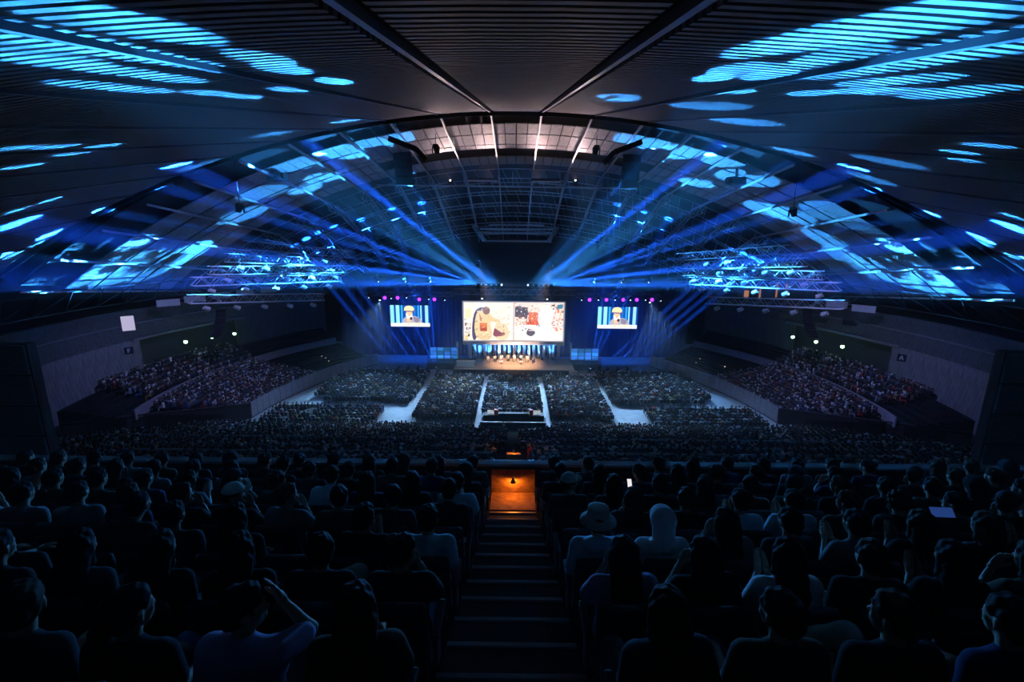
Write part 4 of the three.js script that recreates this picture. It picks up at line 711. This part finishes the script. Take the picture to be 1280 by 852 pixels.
// one seated figure facing -z, its feet on y = 0; pose says what arms and back do
function figure(pose, fine = 1) {
  const lean = pose.lean ?? 0.03, cl = Math.cos(lean), sl = Math.sin(lean);
  const up = (x, y, z) => V(x, 0.5 + (y - 0.5) * cl + z * sl, z * cl - (y - 0.5) * sl);        // upper body leans forward about the hips
  const hip = (s) => V(s * 0.09, 0.51, 0.02), knee = (s) => V(s * (pose.knees ?? 0.12), pose.cross && s > 0 ? 0.66 : 0.53, -0.42), ankle = (s) => pose.cross && s > 0 ? V(-0.16, 0.52, -0.52) : V(s * 0.12, 0.1, -0.45), toe = (s) => pose.cross && s > 0 ? V(-0.24, 0.46, -0.66) : V(s * 0.14, 0.045, -0.62);
  const sh = (s) => up(s * 0.185, 0.955, 0.03), arms = {};
  for (const s of [-1, 1]) { const a = pose.arms[s > 0 ? 1 : 0]; arms[s] = { el: up(s * a[0][0], a[0][1], a[0][2]), wr: up(s * a[1][0], a[1][1], a[1][2]), dir: V(s * a[2][0], a[2][1], a[2][2]).normalize(), palm: V(s * a[3][0], a[3][1], a[3][2]).normalize() }; }
  const torso = [[V(-0.08, 0.53, 0.02), V(0.08, 0.53, 0.02), 0.125, 0.125], [up(-0.07, 0.7, 0.03), up(0.07, 0.7, 0.03), 0.112, 0.112], [up(-0.085, 0.85, 0.02), up(0.085, 0.85, 0.02), 0.118, 0.118], [up(-0.14, 0.945, 0.03), up(0.14, 0.945, 0.03), 0.068, 0.068], [V(0, 0.55, 0.02), up(0, 0.85, 0.02), 0.115, 0.115]];
  const neck = [[up(0, 0.95, 0.03), up(0, 1.07, 0.015), 0.062, 0.054]];
  const upper = [-1, 1].map((s) => [sh(s), arms[s].el, 0.058, 0.045]), lower = [-1, 1].map((s) => [arms[s].el, arms[s].wr, 0.044, 0.029]);
  const legs = [-1, 1].flatMap((s) => [[hip(s), knee(s), 0.092, 0.064], [knee(s), ankle(s), 0.06, 0.04]]), feet = [-1, 1].map((s) => [ankle(s), toe(s), 0.042, 0.036]);
  // head, with its own turn
  const hc = up(0, 1.17, 0), turn = pose.turn ?? 0, nod = (pose.nod ?? 0) + lean * 0.4, hq = new THREE.Quaternion().setFromEuler(new THREE.Euler(-nod, turn, 0, 'YXZ')), hp = (x, y, z) => V(x, y, z).applyQuaternion(hq).add(hc);
  const skull = [[hp(0, 0.03, 0.012), hp(0, 0.035, -0.012), 0.086, 0.084], [hp(0, -0.03, -0.03), hp(0, -0.075, -0.055), 0.062, 0.04], [hp(0, 0.0, -0.085), hp(0, -0.03, -0.108), 0.011, 0.016], [hp(-0.045, 0.022, -0.074), hp(0.045, 0.022, -0.074), 0.014, 0.014], [hp(-0.018, -0.062, -0.09), hp(0.018, -0.062, -0.09), 0.011, 0.011], [hp(-0.084, 0.012, 0.008), hp(-0.082, -0.03, 0.0), 0.018, 0.012], [hp(0.084, 0.012, 0.008), hp(0.082, -0.03, 0.0), 0.018, 0.012], [hp(-0.045, -0.02, -0.065), hp(-0.04, -0.04, -0.055), 0.022, 0.02], [hp(0.045, -0.02, -0.065), hp(0.04, -0.04, -0.055), 0.022, 0.02], [up(0, 1.0, 0.025), hp(0, -0.06, 0.012), 0.056, 0.054]];
  const headGeo = meshOf(skull, 0.022, 0.0105 * fine);
  // hands: palm and five fingers of different length, bent towards the palm side
  const hands = [-1, 1].map((s) => {
    const { wr, dir, palm } = arms[s], side = new THREE.Vector3().crossVectors(dir, palm).normalize(), list = [], at = (f, w, d) => wr.clone().addScaledVector(dir, f).addScaledVector(side, w * s).addScaledVector(palm, d);
    list.push([at(0, 0, 0), at(0.03, 0, 0), 0.028, 0.026], [at(0.04, -0.022, 0), at(0.085, -0.026, 0), 0.017, 0.014], [at(0.04, 0, 0), at(0.09, 0, 0), 0.018, 0.015], [at(0.04, 0.022, 0), at(0.082, 0.028, 0), 0.017, 0.013]);
    const curl = pose.curl ?? 0.5;
    [[-0.03, 0.068], [-0.01, 0.078], [0.011, 0.072], [0.031, 0.056]].forEach(([w, len]) => { const a = at(0.086, w, 0), b = a.clone().addScaledVector(dir, len * 0.5).addScaledVector(palm, len * 0.2 * curl), c = b.clone().addScaledVector(dir, len * 0.5 * (1 - curl * 0.6)).addScaledVector(palm, len * 0.55 * curl); list.push([a, b, 0.0095, 0.0088], [b, c, 0.0088, 0.0075]); });
    const t0 = at(0.022, -0.028, 0.006), t1 = at(0.05, -0.056, 0.016), t2 = at(0.082, -0.062, 0.028); list.push([t0, t1, 0.0135, 0.0115], [t1, t2, 0.0112, 0.009]);
    return meshOf(list, 0.009, 0.0068 * (fine > 1 ? 1.3 : 1));
  });
  const bare = [...neck, ...upper, ...lower, ...legs.map((l) => l), ...torso, ...feet];
  const body = mergeGeometries([meshOf(bare.map(([a, b, ra, rb]) => [a, b, ra - 0.004, rb - 0.004]), 0.03, 0.024 * fine), headGeo, ...hands]);
  // clothing
  const sleeve = pose.long ? [...upper, ...lower.map(([a, b, ra]) => [a, a.clone().lerp(b, 0.92), ra, 0.036])] : upper.map(([a, b, ra, rb]) => [a, a.clone().lerp(b, 0.72), ra + 0.006, rb + 0.016]);
  const top = [...torso.slice(1), ...sleeve, [V(-0.08, 0.57, 0.025), V(0.08, 0.57, 0.025), 0.12, 0.12], [up(0, 0.93, 0.035), up(0, 1.0, 0.033), 0.07, 0.058]];
  if (pose.hoodie) top.push([up(-0.07, 1.0, 0.1), up(0.07, 1.0, 0.1), 0.05, 0.05], [up(-0.09, 0.97, 0.06), up(-0.07, 1.0, 0.1), 0.04, 0.05], [up(0.09, 0.97, 0.06), up(0.07, 1.0, 0.1), 0.04, 0.05]);
  const out = { body, shirt: meshOf(grow(top, 0.012), 0.035, 0.0235 * fine), trousers: meshOf(grow([torso[0], ...legs.map(([a, b, ra, rb], i) => [a, i % 2 ? a.clone().lerp(b, 0.94) : b, ra, i % 2 ? rb + 0.012 : rb])], 0.013), 0.04, 0.027 * fine), shoes: feet.map(([a, b]) => meshOf([[V(a.x, a.y - 0.045, a.z), V(b.x, b.y, b.z), 0.05, 0.045]], 0.02, 0.024 * fine)) };
  // hair and hats follow the head
  const hl = [];
  const cap = [[hp(0, 0.05, 0.02), hp(0, 0.055, -0.012), 0.098, 0.09], [hp(0, 0.0, 0.045), hp(0, 0.03, 0.03), 0.082, 0.085]];
  if (pose.hair === 'long') hl.push(...cap, [hp(-0.05, -0.02, 0.05), up(-0.07, 0.92, 0.115), 0.062, 0.05], [hp(0.05, -0.02, 0.05), up(0.07, 0.92, 0.115), 0.062, 0.05], [hp(0, 0, 0.06), up(0, 0.88, 0.13), 0.07, 0.05], [hp(-0.075, 0.02, 0.0), hp(-0.08, -0.1, 0.02), 0.035, 0.035], [hp(0.075, 0.02, 0.0), hp(0.08, -0.1, 0.02), 0.035, 0.035]);
  else if (pose.hair === 'bun') hl.push(...cap, [hp(0, 0.09, 0.09), hp(0, 0.1, 0.1), 0.045, 0.045]);
  else if (pose.hair === 'tail') hl.push(...cap, [hp(0, 0.05, 0.11), hp(0, 0.0, 0.15), 0.035, 0.03], [hp(0, 0.0, 0.15), hp(0, -0.16, 0.15), 0.034, 0.018]);
  else if (pose.hair === 'curly') { hl.push(...cap); for (let i = 0; i < 46; i++) { const a = i * 2.399, y = 0.12 - 0.16 * (i / 46), r = Math.sqrt(Math.max(0.002, 0.0105 - (y - 0.03) ** 2)), z = Math.sin(a) * r; if (z < -0.05 && y < 0.07) continue; hl.push([hp(Math.cos(a) * r, y, z + 0.012), hp(Math.cos(a) * r * 1.06, y + 0.006, z * 1.05 + 0.012), 0.02, 0.018]); } }
  else hl.push(...cap);
  const face = hp(0, -0.02, -0.11), inFace = unite([[face, hp(0, 0.02, -0.09), 0.062, 0.06]], 0.01), h0 = unite(hl, 0.02);
  out.hair = netMesh((x, y, z) => Math.max(h0(x, y, z) + 0.0045 * Math.sin(x * 95 + Math.sin(y * 31) * 1.6) * Math.sin(z * 83 + y * 26 + 1) + 0.003 * Math.sin(y * 70 + x * 60), -inFace(x, y, z)), ...bounds(hl, 0.03), (pose.hair === 'curly' ? 0.0095 : 0.0125) * fine);
  const place = (g) => g.applyQuaternion(hq).translate(hc.x, hc.y, hc.z);
  if (pose.hat === 'bucket') out.hat = place(new THREE.LatheGeometry([[0.001, 0.15], [0.07, 0.148], [0.096, 0.135], [0.104, 0.06], [0.112, 0.055], [0.165, 0.012], [0.168, 0.004], [0.108, 0.046], [0.1, 0.05]].map(([x, y]) => new THREE.Vector2(x, y)), 26).translate(0, 0.012, 0.01));
  if (pose.hat === 'cap') out.hat = place(join([new THREE.SphereGeometry(0.108, 20, 10, 0, Math.PI * 2, 0, 1.45).scale(0.95, 1.0, 1.08).translate(0, 0.055, 0.006), new THREE.CylinderGeometry(0.08, 0.08, 0.01, 18, 1, false, Math.PI * 0.5, Math.PI).scale(1, 1, 1.25).rotateX(0.12).translate(0, 0.062, -0.085)]));
  if (pose.hat === 'hood') out.hat = (() => { const l = [[hp(0, 0.05, 0.03), hp(0, 0.05, -0.02), 0.118, 0.108], [hp(0, -0.04, 0.06), up(0, 1.0, 0.07), 0.1, 0.1]], q = unite(l, 0.03); return netMesh((x, y, z) => Math.max(q(x, y, z), -inFace(x, y, z)), ...bounds(l, 0.03), 0.014 * fine); })();
  return out;
}
const LAP = [[0.222, 0.72, 0.04], [0.12, 0.66, -0.24], [-0.5, -0.25, -0.8], [0, -1, 0]], CLAP = [[0.235, 0.72, -0.04], [0.035, 0.86, -0.27], [-0.1, 0.85, -0.5], [-1, 0, 0]], CHIN = [[0.23, 0.72, -0.14], [0.07, 0.98, -0.19], [-0.3, 0.9, 0.15], [0, 0.2, 1]], BROW = [[0.25, 0.9, -0.18], [0.13, 1.13, -0.13], [-0.35, 0.9, 0.1], [-0.6, 0, 0.7]], WIDE = [[0.235, 0.74, 0.06], [0.2, 0.6, -0.2], [-0.2, -0.3, -0.9], [0, -1, 0]], THIGH = [[0.225, 0.74, 0.02], [0.15, 0.64, -0.3], [0, -0.2, -1], [0, -1, 0]];
const POSES = {
  rest: { arms: [LAP, LAP], hair: 'short' }, restLong: { arms: [LAP, LAP], hair: 'long', long: true }, bun: { arms: [THIGH, LAP], hair: 'bun', turn: 0.3 }, tail: { arms: [LAP, THIGH], hair: 'tail', turn: -0.25 },
  clap: { arms: [CLAP, CLAP], hair: 'short', curl: 0.15 }, clapLong: { arms: [CLAP, CLAP], hair: 'long', curl: 0.15 }, forward: { arms: [THIGH, THIGH], hair: 'short', lean: 0.5, long: true, nod: -0.3 },
  curly: { arms: [LAP, CHIN], hair: 'curly', turn: -1.1 }, brow: { arms: [LAP, BROW], hair: 'short', turn: -0.9, curl: 0.25 }, chin: { arms: [CHIN, WIDE], hair: 'long', hoodie: false, turn: 0.15 },
  bucket: { arms: [WIDE, LAP], hair: 'short', hat: 'bucket', hoodie: true, long: true }, cap: { arms: [LAP, CHIN], hair: 'short', hat: 'cap', turn: -1.2 }, hood: { arms: [THIGH, LAP], hair: 'short', hat: 'hood', long: true, hoodie: true }, crossed: { arms: [LAP, LAP], hair: 'short', cross: true, turn: 0.5 },
};
const LOOKS = { rest: 'with short hair and hands in lap', restLong: 'with long loose hair', bun: 'with hair tied in a bun', tail: 'with a ponytail', clap: 'clapping hands', clapLong: 'with long hair, clapping hands', forward: 'leaning far forward', curly: 'with curly hair, seen in profile', brow: 'raising a hand to the forehead', chin: 'with long hair, hand at chin', bucket: 'wearing a bucket hat', cap: 'wearing a cap, seen in profile', hood: 'with the hood up', crossed: 'with legs crossed' };
const figures = {}; const figureOf = (k, fine = 1) => figures[k + fine] ??= figure(POSES[k], fine);
const paint = new Map(), matOf = (rgb, rough) => { const k = rgb.join() + rough; if (!paint.has(k)) paint.set(k, new THREE.MeshPhysicalMaterial({ color: lin(...rgb), roughness: rough, specularIntensity: rough > 0.7 ? 0.25 : 0.5 })); return paint.get(k); };
const COLORS = { black: [0.014, 0.014, 0.016], charcoal: [0.04, 0.04, 0.045], navy: [0.02, 0.03, 0.08], white: [0.8, 0.8, 0.8], 'pale blue': [0.5, 0.68, 0.76], mauve: [0.36, 0.26, 0.38], grey: [0.2, 0.2, 0.21], 'dark green': [0.03, 0.07, 0.05], brown: [0.1, 0.06, 0.04], lilac: [0.42, 0.36, 0.55], beige: [0.42, 0.36, 0.28], denim: [0.08, 0.13, 0.22], cream: [0.55, 0.5, 0.42] };
const SKINS = [[0.46, 0.27, 0.19], [0.52, 0.33, 0.24], [0.38, 0.22, 0.15]], HAIRS = [[0.01, 0.009, 0.009], [0.016, 0.011, 0.009], [0.05, 0.027, 0.016], [0.01, 0.01, 0.012]];
function person(kind, pos, turn, shirt, trousers, label, group, opt = {}) {
  const f = figureOf(kind, opt.fine ?? 1), g = thing('person', label, 'person', pos, turn, group);
  part('body', f.body, matOf(pick(SKINS), 0.6), g); part('shirt', f.shirt, matOf(COLORS[shirt], 0.9), g); part('trousers', f.trousers, matOf(COLORS[trousers], 0.9), g); for (const s of f.shoes) part('shoe', s, matOf(COLORS.black, 0.6), g); part('hair', f.hair, matOf(opt.hair ?? pick(HAIRS), 0.75), g);
  if (f.hat) part(kind === 'hood' ? 'hood' : 'hat', f.hat, kind === 'hood' ? matOf(COLORS[shirt], 0.9) : matOf(COLORS[opt.hat ?? 'charcoal'], 0.85), g);
  return g;
}
// ---------------------------------------------------------------- theatre seats and spectators of the balcony
const seatBack = rbox(0.46, 0.62, 0.09, 0.045, 0, 0, 0, 3).rotateX(0.16).translate(0, 0.68, 0.21), seatShellG = rbox(0.43, 0.5, 0.03, 0.012).rotateX(0.16).translate(0, 0.62, 0.268), seatPan = rbox(0.46, 0.1, 0.46, 0.045, 0, 0.42, -0.01, 3), seatLeg = box(0.34, 0.37, 0.16, 0, 0.185, 0.1), armG = (s) => join([rbox(0.06, 0.04, 0.36, 0.018, s * 0.26, 0.63, 0.0), box(0.04, 0.24, 0.1, s * 0.26, 0.5, 0.12)]);
let seatProto = null;
function seat(pos) {
  if (!seatProto) {
    seatProto = thing('theatre_seat', 'black upholstered theatre seat in a balcony row', 'seat', pos, 0, 'balcony seats');
    part('backrest', seatBack, M.seatCloth, seatProto); part('back_shell', seatShellG, M.seatShell, seatProto); part('seat_cushion', seatPan, M.seatCloth, seatProto); part('pedestal', seatLeg, M.seatShell, seatProto); for (const s of [-1, 1]) part('armrest', armG(s), M.seatShell, seatProto);
    return seatProto;
  }
  const c = seatProto.clone(); c.name = numbered('theatre_seat'); c.position.set(...pos); scene.add(c); return c;
}
const SPECIAL = [                                                               // [row, seat number, side, pose, shirt, trousers, label]
  [4, 0, -1, 'rest', 'pale blue', 'charcoal', 'person in a pale blue shirt on the aisle seat across from the bucket hat'], [3, 0, -1, 'forward', 'black', 'beige', 'person in black leaning forward in the aisle seat two rows from the parapet block'], [2, 0, -1, 'clap', 'pale blue', 'grey', 'clapping person in a pale blue shirt on the aisle seat near the lit ochre block'],
  [2, 3, -1, 'forward', 'pale blue', 'charcoal', 'bent over person in a pale blue shirt, third in from the aisle'], [2, 2, -1, 'restLong', 'navy', 'charcoal', 'long haired person in navy next to the bent over pale blue shirt'], [5, 1, -1, 'crossed', 'black', 'beige', 'person in black with legs crossed, head turned to the aisle'],
  [6, 1, -1, 'brow', 'lilac', 'charcoal', 'person in a lilac shirt lifting a bare arm to the forehead'], [3, 5, -1, 'curly', 'black', 'charcoal', 'curly haired person in black shown in profile'], [3, 4, -1, 'cap', 'black', 'denim', 'person in a dark cap in profile with a hand at the mouth'], [6, 3, -1, 'crossed', 'charcoal', 'cream', 'person with one cream trousered leg crossed high'],
  [4, 0, 1, 'bucket', 'pale blue', 'charcoal', 'person in a pale bucket hat and pale blue hooded top on the aisle seat'], [5, 0, 1, 'chin', 'mauve', 'black', 'long dark haired person in a mauve shirt with one hand at the chin'], [5, 2, 1, 'clapLong', 'white', 'denim', 'clapping person in a white tee with denim trousers'], [4, 1, 1, 'hood', 'white', 'charcoal', 'person with a white hood up beside the bucket hat'],
  [3, 3, 1, 'clap', 'pale blue', 'charcoal', 'clapping person in a pale blue shirt in front of the white tee'], [3, 4, 1, 'clap', 'pale blue', 'navy', 'second clapping person in a pale blue shirt, navy trousers'], [2, 0, 1, 'cap', 'charcoal', 'beige', 'person in a cap on the aisle seat beside the lit ochre block'], [6, 2, 1, 'crossed', 'black', 'beige', 'person in black with beige knees crossed high'], [1, 4, 1, 'curly', 'black', 'black', 'curly haired person in black lit by a phone'],
];
const special = new Map(SPECIAL.map((s) => [s[0] + ':' + s[1] + ':' + s[2], s]));
const crowdKinds = ['rest', 'rest', 'rest', 'restLong', 'restLong', 'bun', 'tail', 'clap', 'clapLong', 'forward', 'curly', 'chin', 'cap', 'hood', 'crossed'], shirts = ['black', 'black', 'black', 'charcoal', 'charcoal', 'navy', 'dark green', 'brown', 'grey'], pants = ['black', 'charcoal', 'denim', 'beige', 'black'];
ROWS.forEach((F, r) => {
  const half = Math.min(11.5, 1.16 * (1.05 * F + 0.95) + 0.6), y = treadY(F);
  for (const m of [-1, 1]) for (let i = 0; ; i++) {
    const x = m * (aisleHalf(F) * 0.9 + 0.3 + i * 0.59); if (Math.abs(x) > half) break;
    seat([x, y, -F + 0.08]);
    const s = special.get(r + ':' + i + ':' + m);
    if (!s && rnd() < 0.07) continue;
    if (s) { person(s[3], [x, y, -F + 0.08], rr(-0.05, 0.05), s[4], s[5], s[6], 'balcony spectators', { hat: 'cream', fine: r < 4 ? 1.5 : 1 }); continue; }
    const kind = pick(crowdKinds), a = pick(shirts), b = pick(pants);
    person(kind, [x, y, -F + 0.08 + rr(-0.02, 0.02)], rr(-0.15, 0.15), a, b, `spectator in ${a} top and ${b} trousers ${LOOKS[kind]}`, 'balcony spectators', { fine: r < 4 ? 1.5 : 1 });
  }
});
// ---------------------------------------------------------------- panel of speakers on the stage
['white', 'cream', 'white', 'beige', 'white', 'pale blue', 'white', 'grey'].forEach((c, i) => {
  const x = -4.6 + i * 1.16, z = STAGE_Z - 4.4 - Math.sin((i + 0.5) / 8 * Math.PI) * 1.1, turn = Math.PI - (i - 3.5) * 0.09;
  const ch = thing('stage_chair', 'pale chair of the panel on the stage', 'chair', [x, 1.23, z], turn, 'stage chairs');
  part('seat', rbox(0.5, 0.07, 0.48, 0.03, 0, 0.44, 0), M.white, ch); part('backrest', rbox(0.5, 0.46, 0.06, 0.025, 0, 0.72, 0.26), M.white, ch); for (const [a, b] of [[-1, -1], [1, -1], [-1, 1], [1, 1]]) part('leg', bar(V(a * 0.2, 0, b * 0.2), V(a * 0.19, 0.42, b * 0.19), 0.02, 6), M.darkSteel, ch);
  person(i % 3 === 1 ? 'restLong' : i % 3 ? 'crossed' : 'rest', [x, 1.23, z], turn, c, i % 2 ? 'navy' : 'beige', `speaker in ${c} top and ${i % 2 ? 'navy' : 'beige'} trousers seated on the stage`, 'panel speakers', { fine: 1.5, ...(i === 4 ? { hair: [0.5, 0.5, 0.5] } : {}) });
});
for (const x of [-2.3, 1.2]) { const t = thing('side_table', 'low white round table in front of the stage speakers', 'table', [x, 1.23, STAGE_Z - 3.4], 0, 'stage tables'); part('table_top', new THREE.CylinderGeometry(0.35, 0.35, 0.04, 20), M.white, t, [0, 0.5, 0]); part('stem', bar(V(0, 0, 0), V(0, 0.49, 0), 0.03), M.darkSteel, t); part('foot', new THREE.CylinderGeometry(0.22, 0.24, 0.03, 16), M.darkSteel, t, [0, 0.015, 0]); }
// ---------------------------------------------------------------- small lit things in the audience
{
  const ph = (px, py, F, w, h, c, k, label, name = 'phone', tilt = -0.7) => { const q = P(px, py, F), g = thing(name, label, name === 'phone' ? 'phone' : 'bag', q.toArray(), 0.2); g.rotation.x = tilt; part('case', rbox(w + 0.008, h + 0.008, 0.009, 0.004, 0, 0, -0.006), M.black, g); part('screen', box(w, h, 0.002), glowing(c, k), g); };
  ph(787, 603.5, 6.2, 0.066, 0.12, lin(1, 0.92, 0.9), 0.9, 'lit white phone held up in the second row');
  ph(470, 797, 2.3, 0.1, 0.16, lin(0.05, 0.14, 0.3), 0.25, 'dim blue phone lying beside the lilac shirt'); ph(1178, 640, 4.4, 0.3, 0.1, lin(0.04, 0.12, 0.5), 0.35, 'blue glowing tablet held in the A side rows');
}
shade(scene);
renderer.render(scene, camera);
